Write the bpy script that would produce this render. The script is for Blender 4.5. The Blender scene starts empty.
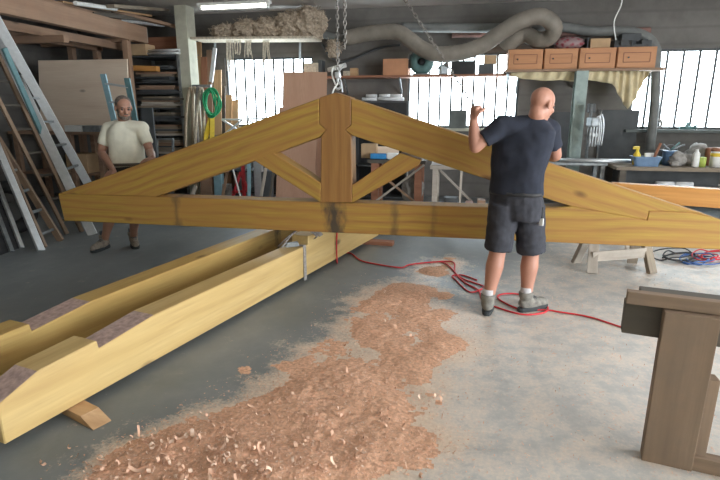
import bpy, bmesh, math, random
import numpy as np
from mathutils import Vector, Matrix, noise
R = random.Random(7)
PI = math.pi
col = bpy.context.scene.collection
# ------------------------------------------------------------------ camera maths (layout helper)
A = math.radians(11.4); P = math.radians(14.0); H = 1.57; F = 520.0
def ray(px, py):
    u = (px-360)/F; v = (240-py)/F
    f = math.cos(P)+v*math.sin(P); z = -math.sin(P)+v*math.cos(P)
    return Vector((u*math.cos(A)-f*math.sin(A), u*math.sin(A)+f*math.cos(A), z))
def on(ax, val, px, py):
    d = ray(px, py); o = Vector((0, 0, H)); return o+d*((val-o[ax])/d[ax])
def oY(v, px, py): return on(1, v, px, py)
def oZ(v, px, py): return on(2, v, px, py)
def oX(v, px, py): return on(0, v, px, py)
V = lambda *a: Vector(a)
# ------------------------------------------------------------------ materials
def newmat(name):
    m = bpy.data.materials.new(name); m.use_nodes = True
    nt = m.node_tree; b = nt.nodes['Principled BSDF']; return m, nt, b
def N(nt, typ, **kw):
    n = nt.nodes.new(typ)
    for k, v in kw.items():
        if hasattr(n, k): setattr(n, k, v)
    return n
def coords(nt, scale=(1, 1, 1), rnd=True, which='Object'):
    tc = N(nt, 'ShaderNodeTexCoord'); mp = N(nt, 'ShaderNodeMapping')
    mp.inputs['Scale'].default_value = scale
    if rnd:
        oi = N(nt, 'ShaderNodeObjectInfo'); ml = N(nt, 'ShaderNodeVectorMath', operation='SCALE')
        cb = N(nt, 'ShaderNodeCombineXYZ')
        for k in range(3): nt.links.new(oi.outputs['Random'], cb.inputs[k])
        ml.inputs['Scale'].default_value = 7.3; nt.links.new(cb.outputs[0], ml.inputs[0])
        ad = N(nt, 'ShaderNodeVectorMath', operation='ADD')
        nt.links.new(tc.outputs[which], ad.inputs[0]); nt.links.new(ml.outputs[0], ad.inputs[1])
        nt.links.new(ad.outputs[0], mp.inputs['Vector'])
    else: nt.links.new(tc.outputs[which], mp.inputs['Vector'])
    return mp.outputs[0]
def noise_n(nt, vec, scale, detail=4, rough=.55, dist=0):
    n = N(nt, 'ShaderNodeTexNoise'); n.inputs['Scale'].default_value = scale; n.inputs['Detail'].default_value = detail
    n.inputs['Roughness'].default_value = rough; n.inputs['Distortion'].default_value = dist
    nt.links.new(vec, n.inputs['Vector']); return n.outputs['Fac']
def ramp(nt, fac, stops):
    r = N(nt, 'ShaderNodeValToRGB'); e = r.color_ramp.elements
    while len(e) < len(stops): e.new(.5)
    for k, (p, c) in enumerate(stops):
        e[k].position = p; e[k].color = (c[0], c[1], c[2], 1) if isinstance(c, (tuple, list)) else (c, c, c, 1)
    nt.links.new(fac, r.inputs[0]); return r.outputs[0]
def mix(nt, fac, a, b, bt='MIX'):
    m = N(nt, 'ShaderNodeMix', data_type='RGBA', blend_type=bt)
    for s, v in ((m.inputs[0], fac), (m.inputs[6], a), (m.inputs[7], b)):
        if isinstance(v, (int, float)): s.default_value = v
        elif isinstance(v, tuple): s.default_value = (v[0], v[1], v[2], 1)
        else: nt.links.new(v, s)
    return m.outputs[2]
def bump(nt, b, h, s=.2, d=.01):
    n = N(nt, 'ShaderNodeBump'); n.inputs['Strength'].default_value = s; n.inputs['Distance'].default_value = d
    nt.links.new(h, n.inputs['Height']); nt.links.new(n.outputs[0], b.inputs['Normal'])
def plain(name, c, rough=.6, metal=0, var=.15, scale=12, bs=0, em=None):
    m, nt, b = newmat(name)
    v = coords(nt); f = noise_n(nt, v, scale, 5)
    lo = tuple(x*(1-var) for x in c); hi = tuple(min(1, x*(1+var)) for x in c)
    nt.links.new(ramp(nt, f, [(.3, lo), (.7, hi)]), b.inputs['Base Color'])
    b.inputs['Roughness'].default_value = rough; b.inputs['Metallic'].default_value = metal
    if bs: bump(nt, b, f, bs, .005)
    if em: b.inputs['Emission Color'].default_value = (*em[0], 1); b.inputs['Emission Strength'].default_value = em[1]
    return m
def wood(name, light, mid, dark, rough=.6, ring=3.0, knots=True, stain=None, dirt=.0):
    m, nt, b = newmat(name)
    v = coords(nt, (.28, 1, 1))
    w = N(nt, 'ShaderNodeTexWave', wave_type='RINGS', rings_direction='X', wave_profile='SIN')
    w.inputs['Scale'].default_value = ring; w.inputs['Distortion'].default_value = 6.5; w.inputs['Detail'].default_value = 2.5
    w.inputs['Detail Scale'].default_value = .7; nt.links.new(v, w.inputs['Vector'])
    v2 = coords(nt, (1.2, 22, 22)); f = noise_n(nt, v2, 2.2, 5)
    v3 = coords(nt, (.8, 2.2, 2.2)); g = noise_n(nt, v3, 1.6, 3)
    c1 = ramp(nt, w.outputs['Fac'], [(.0, tuple(.72*x+.28*y for x, y in zip(light, mid))), (.8, tuple(.25*x+.75*y for x, y in zip(light, mid))), (1, tuple(.8*x+.2*y for x, y in zip(mid, dark)))])
    c2 = mix(nt, ramp(nt, f, [(.35, 0.0), (.75, .5)]), c1, dark)
    c3 = mix(nt, ramp(nt, g, [(.38, 0.0), (.66, .8)]), c2, mid)
    if knots:
        vo = N(nt, 'ShaderNodeTexVoronoi'); vo.inputs['Scale'].default_value = 1.0
        nt.links.new(coords(nt, (1.6, 3.6, 3.6)), vo.inputs['Vector'])
        c3 = mix(nt, ramp(nt, vo.outputs['Distance'], [(.05, .85), (.13, 0.0)]), c3, tuple(x*.45 for x in dark))
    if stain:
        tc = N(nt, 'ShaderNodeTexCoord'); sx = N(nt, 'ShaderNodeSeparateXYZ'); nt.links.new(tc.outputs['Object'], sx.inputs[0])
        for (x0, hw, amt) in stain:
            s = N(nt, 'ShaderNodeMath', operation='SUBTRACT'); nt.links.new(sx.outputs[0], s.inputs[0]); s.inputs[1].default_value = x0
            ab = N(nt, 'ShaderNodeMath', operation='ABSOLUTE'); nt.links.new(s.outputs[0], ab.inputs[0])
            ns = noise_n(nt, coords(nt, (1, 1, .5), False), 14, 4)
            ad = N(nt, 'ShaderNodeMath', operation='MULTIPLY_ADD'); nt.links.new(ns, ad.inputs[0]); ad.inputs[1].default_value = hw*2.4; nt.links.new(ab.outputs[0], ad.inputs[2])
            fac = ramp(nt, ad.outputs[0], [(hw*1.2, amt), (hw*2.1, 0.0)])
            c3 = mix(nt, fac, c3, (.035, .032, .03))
    if dirt:
        dn = noise_n(nt, coords(nt), 3.5, 6, .7); c3 = mix(nt, ramp(nt, dn, [(.4, 0.0), (.75, dirt)]), c3, (.12, .11, .1))
    nt.links.new(c3, b.inputs['Base Color']); b.inputs['Roughness'].default_value = rough
    bump(nt, b, f, .12, .004)
    return m
M = {}
YL, YM, YD = (.43, .295, .045), (.37, .19, .045), (.18, .075, .025)
M['yellow'] = wood('yellow_stained_spruce', YL, YM, YD, .72, 5.5)
M['yellow_d'] = wood('yellow_stained_spruce_post', (.36, .19, .055), (.30, .145, .04), (.17, .07, .025), .55, 4)
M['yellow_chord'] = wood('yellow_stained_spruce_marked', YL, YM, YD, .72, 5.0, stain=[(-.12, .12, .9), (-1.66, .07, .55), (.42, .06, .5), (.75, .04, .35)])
M['yellow_pale'] = wood('pale_yellow_spruce', (.68, .51, .23), (.60, .42, .17), (.38, .22, .09), .55, 2.6)
M['pale_stained'] = wood('pale_yellow_spruce_marked', (.60, .43, .15), (.52, .34, .11), (.33, .18, .06), .55, 2.6, stain=[(1.2, .07, .9)])
M['purple_cut'] = plain('planed_end_cut', (.46, .33, .29), .8, 0, .3, 30, .3)
M['pine'] = wood('raw_pine', (.62, .42, .24), (.52, .32, .17), (.34, .19, .09), .65, 3)
M['oldpine'] = wood('aged_pine', (.40, .26, .17), (.33, .20, .13), (.18, .11, .07), .75, 3, dirt=.4)
M['rackpine'] = wood('rack_pine', (.46, .30, .20), (.38, .23, .15), (.22, .13, .085), .75, 2, dirt=.25)
M['trestlewood'] = wood('brown_weathered_timber', (.30, .21, .14), (.25, .17, .11), (.12, .08, .055), .8, 3, dirt=.35)
M['grey'] = wood('weathered_grey_timber', (.36, .30, .22), (.28, .22, .16), (.15, .12, .09), .8, 3, dirt=.5)
M['darkwood'] = wood('dark_weathered_timber', (.14, .12, .09), (.10, .085, .07), (.05, .045, .04), .85, 3, False, dirt=.6)
M['ply'] = wood('pale_plywood', (.90, .76, .62), (.86, .70, .56), (.66, .48, .35), .6, 1.4)
M['pinkply'] = wood('pinkish_plywood', (.60, .37, .26), (.55, .33, .23), (.42, .23, .15), .65, 1.2, False)
M['reddish'] = wood('reddish_timber', (.38, .17, .10), (.32, .14, .08), (.2, .08, .05), .7, 3, False)
M['orange'] = wood('orange_glulam', (.70, .36, .11), (.62, .29, .08), (.42, .18, .05), .5, 3)
M['drawer'] = wood('drawer_pine', (.62, .31, .15), (.55, .26, .12), (.38, .17, .08), .6, 2, False)
M['ladderwood'] = wood('ladder_wood', (.40, .28, .19), (.33, .22, .15), (.2, .13, .09), .7, 4, False, dirt=.4)
M['whitewood'] = wood('whitewashed_timber', (.55, .50, .43), (.48, .42, .36), (.3, .26, .22), .8, 3, False, dirt=.4)
M['alu'] = plain('aluminium', (.62, .64, .66), .38, .6, .1, 20)
M['aluwhite'] = plain('bright_ladder_rail', (.72, .74, .76), .45, .2, .08, 20)
M['steel'] = plain('dull_steel', (.28, .30, .31), .5, .6, .25, 15)
M['greysteel'] = plain('grey_green_painted_steel', (.30, .37, .35), .5, .1, .15, 10)
M['black'] = plain('black_rubber', (.025, .025, .027), .6, 0, .3)
M['darkgrey'] = plain('dark_grey_board', (.075, .08, .085), .7, 0, .25, 4)
M['peg'] = plain('grey_green_board', (.12, .135, .13), .7, 0, .2, 4)
M['white'] = plain('off_white_plastic', (.78, .78, .76), .5, 0, .06)
M['cream'] = plain('cream_cloth', (.66, .56, .36), .9, 0, .15, 8, .3)
M['carton'] = plain('brown_cardboard', (.50, .34, .20), .85, 0, .1, 6)
M['cartonr'] = plain('orange_brown_cardboard', (.55, .27, .15), .85, 0, .1, 6)
M['blue'] = plain('blue_plastic', (.13, .22, .36), .45, 0, .15)
M['bluebright'] = plain('bright_blue_plastic', (.05, .28, .62), .45, 0, .1)
M['teal'] = plain('teal_grey_paint', (.14, .27, .29), .5, .1, .15)
M['lightblue'] = plain('light_blue_paint', (.28, .45, .52), .5, .1, .12)
M['tealmotor'] = plain('green_grey_motor_paint', (.12, .22, .22), .45, .2, .2)
M['green'] = plain('green_rope', (.03, .38, .16), .7, 0, .2, 40, .4)
M['lime'] = plain('yellow_green_can', (.45, .55, .12), .5)
M['yellowp'] = plain('yellow_plastic', (.75, .55, .05), .5)
M['red'] = plain('red_cable', (.62, .03, .04), .5, 0, .1)
M['redp'] = plain('red_paint', (.5, .04, .05), .5)
M['bluecable'] = plain('blue_cable', (.05, .12, .32), .5)
M['greycloth'] = plain('grey_rag', (.34, .32, .30), .95, 0, .35, 14, .5)
M['duct'] = plain('grey_brown_duct', (.25, .22, .185), .6, 0, .18, 6, .2)
M['ductd'] = plain('dusty_grey_duct', (.17, .175, .17), .6, 0, .18, 6, .2)
M['redduct'] = plain('rusty_red_pipe', (.24, .13, .11), .7, 0, .25, 6)
M['rope'] = plain('beige_rope', (.42, .34, .24), .9, 0, .25, 40, .5)
M['net'] = plain('brown_hessian', (.42, .34, .26), .95, 0, .4, 30, .8)
M['netl'] = plain('pale_hessian', (.55, .48, .38), .95, 0, .3, 30, .6)
M['chain'] = plain('chain_steel', (.30, .28, .26), .45, .8, .3)
M['strap'] = plain('grey_strap_webbing', (.32, .29, .27), .85, 0, .25, 50, .4)
M['tube'] = plain('fluorescent_tube', (.95, .95, .9), .4, 0, 0, 5, 0, ((1, .97, .88), 6))
M['fixture'] = plain('white_fixture', (.7, .7, .66), .5)
M['skin_a'] = plain('skin_tanned', (.44, .215, .15), .5, 0, .07, 9)
M['skin_b'] = plain('skin_brown', (.40, .21, .145), .5, 0, .07, 9)
M['navy'] = plain('navy_cotton', (.019, .023, .038), .9, 0, .2, 12, .3)
M['shorts'] = plain('dark_grey_canvas', (.035, .036, .046), .85, 0, .25, 20, .4)
M['shorts_b'] = plain('black_canvas', (.025, .023, .025), .85, 0, .2, 20, .4)
M['tee_b'] = plain('cream_cotton', (.78, .76, .64), .9, 0, .08, 12, .3)
M['boot'] = plain('grey_suede', (.21, .20, .175), .85, 0, .3, 30, .4)
M['boot_b'] = plain('brown_grey_suede', (.26, .22, .18), .85, 0, .3, 30, .4)
M['sole'] = plain('boot_sole', (.03, .035, .038), .7)
M['sock'] = plain('pale_sock', (.55, .53, .54), .95, 0, .1, 60, .4)
M['sock_b'] = plain('dark_sock', (.12, .13, .15), .95, 0, .1, 60, .4)
M['hair'] = plain('grey_hair', (.16, .13, .11), .9, 0, .4, 90, .8)
M['eye'] = plain('eye', (.10, .07, .06), .4, 0, 0); M['lip'] = plain('lip', (.38, .14, .11), .5)
M['dust'] = plain('sawdust', (.66, .385, .25), .95, 0, .28, 45, .9)
M['chip'] = plain('wood_shavings', (.70, .44, .31), .97, 0, .22, 8)
M['chipl'] = plain('pale_wood_shavings', (.76, .55, .42), .97, 0, .15, 8)
M['frame'] = plain('dark_window_frame', (.10, .105, .11), .6, .2, .2)
M['paper'] = plain('white_paper', (.75, .76, .78), .7, 0, .05)
def glassmat():
    m, nt, b = newmat('window_glass'); nt.nodes.remove(b)
    t = N(nt, 'ShaderNodeBsdfTransparent'); g = N(nt, 'ShaderNodeBsdfGlossy'); g.inputs['Roughness'].default_value = .05
    x = N(nt, 'ShaderNodeMixShader'); x.inputs[0].default_value = .06; t.inputs[0].default_value = (.93, .97, .98, 1)
    nt.links.new(t.outputs[0], x.inputs[1]); nt.links.new(g.outputs[0], x.inputs[2]); nt.links.new(x.outputs[0], nt.nodes['Material Output'].inputs[0]); return m
M['glass'] = glassmat()
def concrete(name, c, var=.25, scale=1.3, lines=0, rough=.85):
    m, nt, b = newmat(name); v = coords(nt, (1, 1, 1), False)
    f = noise_n(nt, v, scale, 8, .65); g = noise_n(nt, v, 30, 4)
    cc = ramp(nt, f, [(.3, tuple(x*(1-var) for x in c)), (.7, tuple(x*(1+var) for x in c))])
    if lines:
        w = N(nt, 'ShaderNodeTexWave', wave_type='BANDS', bands_direction='Z'); w.inputs['Scale'].default_value = lines; w.inputs['Distortion'].default_value = .6
        nt.links.new(v, w.inputs['Vector']); cc = mix(nt, ramp(nt, w.outputs['Fac'], [(0, .3), (.12, 0.0)]), cc, tuple(x*.6 for x in c))
    nt.links.new(cc, b.inputs['Base Color']); b.inputs['Roughness'].default_value = rough; bump(nt, b, g, .25, .004); return m
M['wall'] = concrete('wall_concrete', (.15, .14, .13), .3, 1.3, 1.2)
M['ceil'] = concrete('ceiling_concrete', (.62, .58, .55), .15, .8)
M['column'] = concrete('column_concrete', (.50, .49, .40), .2, 3)
def floormat():
    m, nt, b = newmat('floor_concrete'); v = coords(nt, (1, 1, 1), False)
    at = N(nt, 'ShaderNodeAttribute'); at.attribute_name = 'dust'
    f = noise_n(nt, v, 1.1, 9, .62, .4); f2 = noise_n(nt, coords(nt, (2.0, 1, 1), False), 1.6, 8, .7)
    base = ramp(nt, f, [(.28, (.105, .125, .135)), (.5, (.155, .177, .187)), (.75, (.235, .25, .252))])
    base = mix(nt, ramp(nt, f2, [(.5, 0.0), (.8, .4)]), base, (.30, .31, .31))
    n1 = noise_n(nt, v, 5.5, 10, .72); n2 = noise_n(nt, v, 48, 6, .7)
    def add(a, b_, k):
        q = N(nt, 'ShaderNodeMath', operation='MULTIPLY_ADD'); nt.links.new(a, q.inputs[0]); q.inputs[1].default_value = k
        if isinstance(b_, float): q.inputs[2].default_value = b_
        else: nt.links.new(b_, q.inputs[2])
        return q.outputs[0]
    s = add(n1, add(n2, at.outputs['Fac'], .6), 1.35)       # dust level + noise
    fac = ramp(nt, s, [(.0, 0.0), (.5, 0.0)])
    mr = N(nt, 'ShaderNodeMapRange'); mr.inputs['From Min'].default_value = 1.20; mr.inputs['From Max'].default_value = 1.80; nt.links.new(s, mr.inputs['Value'])
    dc = ramp(nt, n2, [(.35, (.60, .46, .35)), (.65, (.76, .62, .49))])
    c = mix(nt, mr.outputs[0], base, dc)
    at2 = N(nt, 'ShaderNodeAttribute'); at2.attribute_name = 'film'
    q = N(nt, 'ShaderNodeMath', operation='MULTIPLY'); nt.links.new(at2.outputs['Fac'], q.inputs[0]); nt.links.new(ramp(nt, n1, [(.3, .6), (.6, 1.0)]), q.inputs[1])
    c = mix(nt, q.outputs[0], c, (.64, .61, .57))
    # final: dust over film
    c = mix(nt, mr.outputs[0], c, dc)
    nt.links.new(c, b.inputs['Base Color'])
    rr = ramp(nt, f, [(.3, .38), (.7, .6)]); nt.links.new(rr, b.inputs['Roughness']); b.inputs['Specular IOR Level'].default_value = .35
    bump(nt, b, n2, .12, .004); return m
M['floor'] = floormat()
# ------------------------------------------------------------------ object helpers
def link(o): col.objects.link(o); return o
def tag(o, label=None, cat=None, group=None, kind=None):
    if label: o['label'] = label
    if cat: o['category'] = cat
    if group: o['group'] = group
    if kind: o['kind'] = kind
    return o
def wloc(p):
    l = Vector((0, 0, 0))
    while p: l += p.location; p = p.parent
    return l
def out(name, bm, mat, parent=None, smooth=False, rot=None, origin=None):
    """world-space bmesh -> object with its origin at the base centre (or, with rot, at its middle)"""
    bmesh.ops.recalc_face_normals(bm, faces=bm.faces)
    if rot is not None:
        Rm = rot.to_3x3(); c = sum((v.co for v in bm.verts), Vector())/len(bm.verts)
        if origin is not None: c = origin
        inv = Rm.inverted()
        for v in bm.verts: v.co = inv @ (v.co-c)
    else:
        xs = [v.co.x for v in bm.verts]; ys = [v.co.y for v in bm.verts]; zs = [v.co.z for v in bm.verts]
        c = Vector(((min(xs)+max(xs))/2, (min(ys)+max(ys))/2, min(zs)))
        if origin is not None: c = origin
        for v in bm.verts: v.co -= c
    me = bpy.data.meshes.new(name); bm.to_mesh(me); bm.free()
    for mm in (mat if isinstance(mat, list) else [mat]): me.materials.append(M[mm] if isinstance(mm, str) else mm)
    if smooth:
        for p in me.polygons: p.use_smooth = True
    o = bpy.data.objects.new(name, me); o.location = c
    if rot is not None: o.rotation_euler = rot.to_3x3().to_euler()
    if parent: o.parent = parent; o.location = c-wloc(parent)
    return link(o)
def thing(name, label, cat, loc, group=None, kind=None):
    o = link(bpy.data.objects.new(name, None)); o.location = loc; o.empty_display_size = .1
    return tag(o, label, cat, group, kind)
def dup(root, off, label, group=None):
    r = root.copy(); col.objects.link(r); r.location = root.location+Vector(off); tag(r, label, None, group)
    for ch in list(root.children):
        c = ch.copy(); col.objects.link(c); c.parent = r
        for g in list(ch.children):
            d = g.copy(); col.objects.link(d); d.parent = c
    return r
def addbox(bm, c, s, rz=0, bev=0, rot=None):
    m = Matrix.Translation(c) @ (rot.to_4x4() if rot else Matrix.Rotation(rz, 4, 'Z')) @ Matrix.Diagonal((*s, 1))
    r = bmesh.ops.create_cube(bm, size=1, matrix=m)
    if bev:
        es = list({e for v in r['verts'] for e in v.link_edges}); bmesh.ops.bevel(bm, geom=es, offset=bev, segments=2, profile=.6, affect='EDGES')
def box(name, c, s, mat, parent=None, rz=0, bev=.004):
    bm = bmesh.new(); addbox(bm, c, s, 0, min(bev, min(s)*.3)); 
    rot = Matrix.Rotation(rz, 3, 'Z')
    for v in bm.verts: v.co = Vector(c)+rot @ (v.co-Vector(c))
    return out(name, bm, mat, parent, rot=rot if rz else None)
def basis(d, up=Vector((0, 0, 1))):
    x = d.normalized(); 
    if abs(x.dot(up)) > .995: up = Vector((0, 1, 0))
    y = up.cross(x).normalized(); z = x.cross(y)
    return Matrix((x, y, z)).transposed()
def addbeam(bm, p0, p1, w, h, bev=.003, up=Vector((0, 0, 1))):
    p0, p1 = Vector(p0), Vector(p1); Rm = basis(p1-p0, up)
    addbox(bm, (p0+p1)/2, ((p1-p0).length, w, h), rot=Rm, bev=min(bev, w*.3, h*.3)); return Rm
def beam(name, p0, p1, w, h, mat, parent=None, up=Vector((0, 0, 1)), bev=.004):
    bm = bmesh.new(); Rm = addbeam(bm, p0, p1, w, h, bev, up); return out(name, bm, mat, parent, rot=Rm)
def spline(pts, k=8, closed=False):
    pts = [Vector(p) for p in pts]; n = len(pts); r = []
    rng = n if closed else n-1
    for i in range(rng):
        if closed: a, b, c, d = pts[(i-1) % n], pts[i], pts[(i+1) % n], pts[(i+2) % n]
        else: a, b, c, d = pts[max(i-1, 0)], pts[i], pts[i+1], pts[min(i+2, n-1)]
        for j in range(k):
            t = j/k; r.append(.5*((2*b)+(c-a)*t+(2*a-5*b+4*c-d)*t*t+(3*b-a-3*c+d)*t**3))
    if not closed: r.append(pts[-1])
    return r
def addtube(bm, pts, r, n=8, closed=False, cap=True):
    pts = [Vector(p) for p in pts]; rings = []; m = len(pts); nrm = None
    for i, p in enumerate(pts):
        if closed: t = pts[(i+1) % m]-pts[i-1]
        else: t = pts[min(i+1, m-1)]-pts[max(i-1, 0)]
        if t.length < 1e-9: t = Vector((0, 0, 1))
        t.normalize()
        if nrm is None: nrm = t.orthogonal().normalized()
        nrm = (nrm-t*nrm.dot(t));
        nrm = nrm.normalized() if nrm.length > 1e-6 else t.orthogonal().normalized()
        bn = t.cross(nrm); rr = r(i/(m-1)) if callable(r) else r
        rings.append([bm.verts.new(p+(nrm*math.cos(a)+bn*math.sin(a))*rr) for a in (2*PI*k/n for k in range(n))])
    for i in range(m if closed else m-1):
        a, b = rings[i], rings[(i+1) % m]
        for k in range(n): bm.faces.new((a[k], a[(k+1) % n], b[(k+1) % n], b[k]))
    if cap and not closed: bm.faces.new(rings[0][::-1]); bm.faces.new(rings[-1])
def tube(name, pts, r, mat, parent=None, n=8, closed=False):
    bm = bmesh.new(); addtube(bm, pts, r, n, closed); return out(name, bm, mat, parent, True)
def addcyl(bm, p0, p1, r0, r1=None, n=16):
    p0, p1 = Vector(p0), Vector(p1); r1 = r0 if r1 is None else r1; addtube(bm, [p0, p1], lambda t: r0+(r1-r0)*t, n)
def cyl(name, p0, p1, r, mat, parent=None, r1=None, n=16):
    bm = bmesh.new(); addcyl(bm, p0, p1, r, r1, n); o = out(name, bm, mat, parent, True)
    for p in o.data.polygons:
        if len(p.vertices) > 4: p.use_smooth = False
    return o
def lathe(bm, c, prof, n=20, zax=Vector((0, 0, 1))):
    Rm = basis(zax); rings = []
    for (r, z) in prof:
        rings.append([bm.verts.new(Vector(c)+Rm @ Vector((z, r*math.cos(a), r*math.sin(a)))) for a in (2*PI*k/n for k in range(n))])
    for a, b in zip(rings, rings[1:]):
        for k in range(n): bm.faces.new((a[k], a[(k+1) % n], b[(k+1) % n], b[k]))
    bm.faces.new(rings[0][::-1]); bm.faces.new(rings[-1])
def prism(name, pts, n_dir, depth, mat, parent=None, xdir=None, bev=.006, matfn=None, origin=None):
    """polygon of world points extruded along n_dir*depth; local X runs along xdir"""
    bm = bmesh.new(); pts = [Vector(p) for p in pts]; nd = Vector(n_dir)*depth
    a = [bm.verts.new(p) for p in pts]; b = [bm.verts.new(p+nd) for p in pts]
    bm.faces.new(a); bm.faces.new(b[::-1]); m = len(pts)
    for i in range(m): bm.faces.new((a[i], b[i], b[(i+1) % m], a[(i+1) % m]))
    bmesh.ops.recalc_face_normals(bm, faces=bm.faces)
    if matfn:
        for f in bm.faces:
            f.material_index = matfn(f.calc_center_median(), f.normal)
    if bev: bmesh.ops.bevel(bm, geom=list(bm.edges), offset=bev, segments=1, affect='EDGES')
    bmesh.ops.triangulate(bm, faces=[f for f in bm.faces if len(f.verts) > 4])
    Rm = basis(Vector(xdir), Vector((0, 0, 1))) if xdir is not None else Matrix.Identity(3)
    return out(name, bm, mat, parent, rot=Rm, origin=origin)
def sphere(bm, c, r, seg=16, sc=(1, 1, 1), rot=None):
    m = Matrix.Translation(c) @ (rot.to_4x4() if rot else Matrix.Identity(4)) @ Matrix.Diagonal((*sc, 1))
    bmesh.ops.create_uvsphere(bm, u_segments=seg, v_segments=max(6, seg*2//3), radius=r, matrix=m)
def remesh(o, vox, sm=6, fac=.5):
    m = o.modifiers.new('r', 'REMESH'); m.mode = 'VOXEL'; m.voxel_size = vox; m.use_smooth_shade = True
    s = o.modifiers.new('s', 'SMOOTH'); s.iterations = sm; s.factor = fac
    dg = bpy.context.evaluated_depsgraph_get(); me = bpy.data.meshes.new_from_object(o.evaluated_get(dg))
    o.modifiers.clear(); old = o.data; mats = list(old.materials); o.data = me
    if not me.materials:
        for x in mats: me.materials.append(x)
    for p in me.polygons: p.use_smooth = True
    bpy.data.meshes.remove(old); return o
# ================================================================== THE ROOM
XL, XR, YB, YF, ZC = -7.8, 6.6, 9.85, -3.5, 3.35
def in_poly_d(x, y): return 0
blobs = [(435, 270, .30, .7), (450, 262, .25, .6), (410, 290, .35, .9), (388, 302, .38, 1), (425, 318, .36, .9), (370, 328, .34, .9), (445, 345, .28, .8),
         (400, 345, .3, .6), (330, 357, .33, .8), (380, 378, .35, .75), (310, 385, .33, .8), (350, 400, .3, .8), (410, 395, .25, .5), (270, 410, .28, .7), (320, 425, .3, .9),
         (380, 430, .3, .8), (215, 425, .26, .6), (190, 440, .22, .8), (240, 455, .27, .9), (150, 455, .25, .8), (300, 465, .28, .9), (360, 462, .26, .8), (200, 475, .25, .9), (110, 472, .2, .6), (420, 360, .25, .4), (270, 480, .25, .8), (430, 440, .2, .4)]
BL = [(oZ(0, px, py), r, a) for px, py, r, a in blobs]
def dens(x, y):
    s = 0
    for c, r, a in BL:
        d2 = ((x-c.x)**2+(y-c.y)**2)/(r*r*.45)
        if d2 < 9: s += a*math.exp(-d2)
    return s
# floor, with the level of fallen sawdust and trodden dust film as attributes
bm = bmesh.new(); nx, ny = 288, 267
vs = [[bm.verts.new((XL+(XR-XL)*i/nx, YF+(YB-YF)*j/ny, 0)) for i in range(nx+1)] for j in range(ny+1)]
for j in range(ny):
    for i in range(nx): bm.faces.new((vs[j][i], vs[j][i+1], vs[j+1][i+1], vs[j+1][i]))
bm.verts.index_update(); cc = [v.co.copy() for v in bm.verts]
fl = out('floor', bm, 'floor', origin=Vector((0, 0, 0))); tag(fl, kind='structure')
at = fl.data.attributes.new('dust', 'FLOAT', 'POINT'); av = fl.data.attributes.new('film', 'FLOAT', 'POINT')
def sst(a, b, x): t = max(0, min(1, (x-a)/(b-a))); return t*t*(3-2*t)
dv, fv = [], []
for c in cc:
    d = dens(c.x, c.y)
    # distance to the right of the two floor beams / the sawdust trail: this side is dusty
    side = c.x-(-1.9+.42*c.y)      # >0 right of the trail
    f = sst(-.3, .7, side)*.8*(1 if c.y < 6.6 else max(0, 1-(c.y-6.6)))
    f = max(f, .10 if c.y < 6.8 else .04)
    dv.append(min(1, d**.6*.95)+.24*sst(-.2, .6, side)*(1 if c.y < 7 else .3)+.05); fv.append(f)
at.data.foreach_set('value', dv); av.data.foreach_set('value', fv)
def wallbox(name, x0, x1, y0, y1, z0, z1, mat, kind='structure'):
    bm = bmesh.new(); addbox(bm, ((x0+x1)/2, (y0+y1)/2, (z0+z1)/2), (x1-x0, y1-y0, z1-z0)); return tag(out(name, bm, mat), kind=kind)
WIN = [(-4.65, -2.88, 1.26, 2.55, 9), (-1.1, .86, 1.26, 2.55, 10), (2.70, 5.6, 1.26, 2.55, 12)]
bm = bmesh.new(); xs = XL-.2; T = .22
for (a, b, z0, z1, n) in WIN:
    addbox(bm, ((xs+a)/2, YB+T/2, ZC/2), (a-xs, T, ZC)); addbox(bm, ((a+b)/2, YB+T/2, z0/2), (b-a, T, z0))
    addbox(bm, ((a+b)/2, YB+T/2, (z1+ZC)/2), (b-a, T, ZC-z1)); xs = b
addbox(bm, ((xs+XR+.2)/2, YB+T/2, ZC/2), (XR+.2-xs, T, ZC)); tag(out('wall_back', bm, 'wall'), kind='structure')
wallbox('wall_left', XL-.2, XL, YF, YB, 0, ZC, 'wall')
bm = bmesh.new(); addbox(bm, (XR+.1, (3.2+YB)/2, ZC/2), (.2, YB-3.2, ZC)); addbox(bm, (XR+.1, (YF-2.2)/2, ZC/2), (.2, -2.2-YF, ZC))
tag(out('wall_right', bm, 'wall'), kind='structure')
wallbox('wall_front', XL-.2, XR+.2, YF-.2, YF, 0, ZC, 'column')
       # a wide door opening lies between the two pieces
wallbox('ceiling', XL-.2, XR+.2, YF, YB+.2, ZC, ZC+.2, 'ceil')
for i, (a, b, z0, z1, n) in enumerate(WIN):
    bm = bmesh.new(); y = YB+.06
    for z in (z0+.02, z1-.02): addbox(bm, ((a+b)/2, y, z), (b-a-.002, .06, .04))
    for x in (a+.02, b-.02): addbox(bm, (x, y, (z0+z1)/2), (.04, .06, z1-z0-.08))
    w = tag(out('window_%d' % (i+1), bm, 'frame'), kind='structure')
    bm = bmesh.new(); addbox(bm, ((a+b)/2, y+.01, (z0+z1)/2), (b-a-.08, .006, z1-z0-.08)); out('pane', bm, 'glass', w)
    for k in range(1, n): xx = a+(b-a)*k/n; box('bar', (xx, y-.035, (z0+z1)/2), (.038, .02, z1-z0), 'frame', w)
    box('sill', ((a+b)/2, YB-.03, z0-.03), (b-a+.1, .14, .05), 'column' if i < 2 else 'peg', w)
# concrete column
cl = on(1, 9.0, 188, 10); bm = bmesh.new(); ca, cb = oY(8.95, 179.5, 80).x, oY(8.95, 191, 80).x; addbox(bm, ((ca+cb)/2, 9.1, ZC/2), (cb-ca, .3, ZC-.002), bev=.01); tag(out('trim_1', bm, 'column'), kind='structure')
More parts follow.
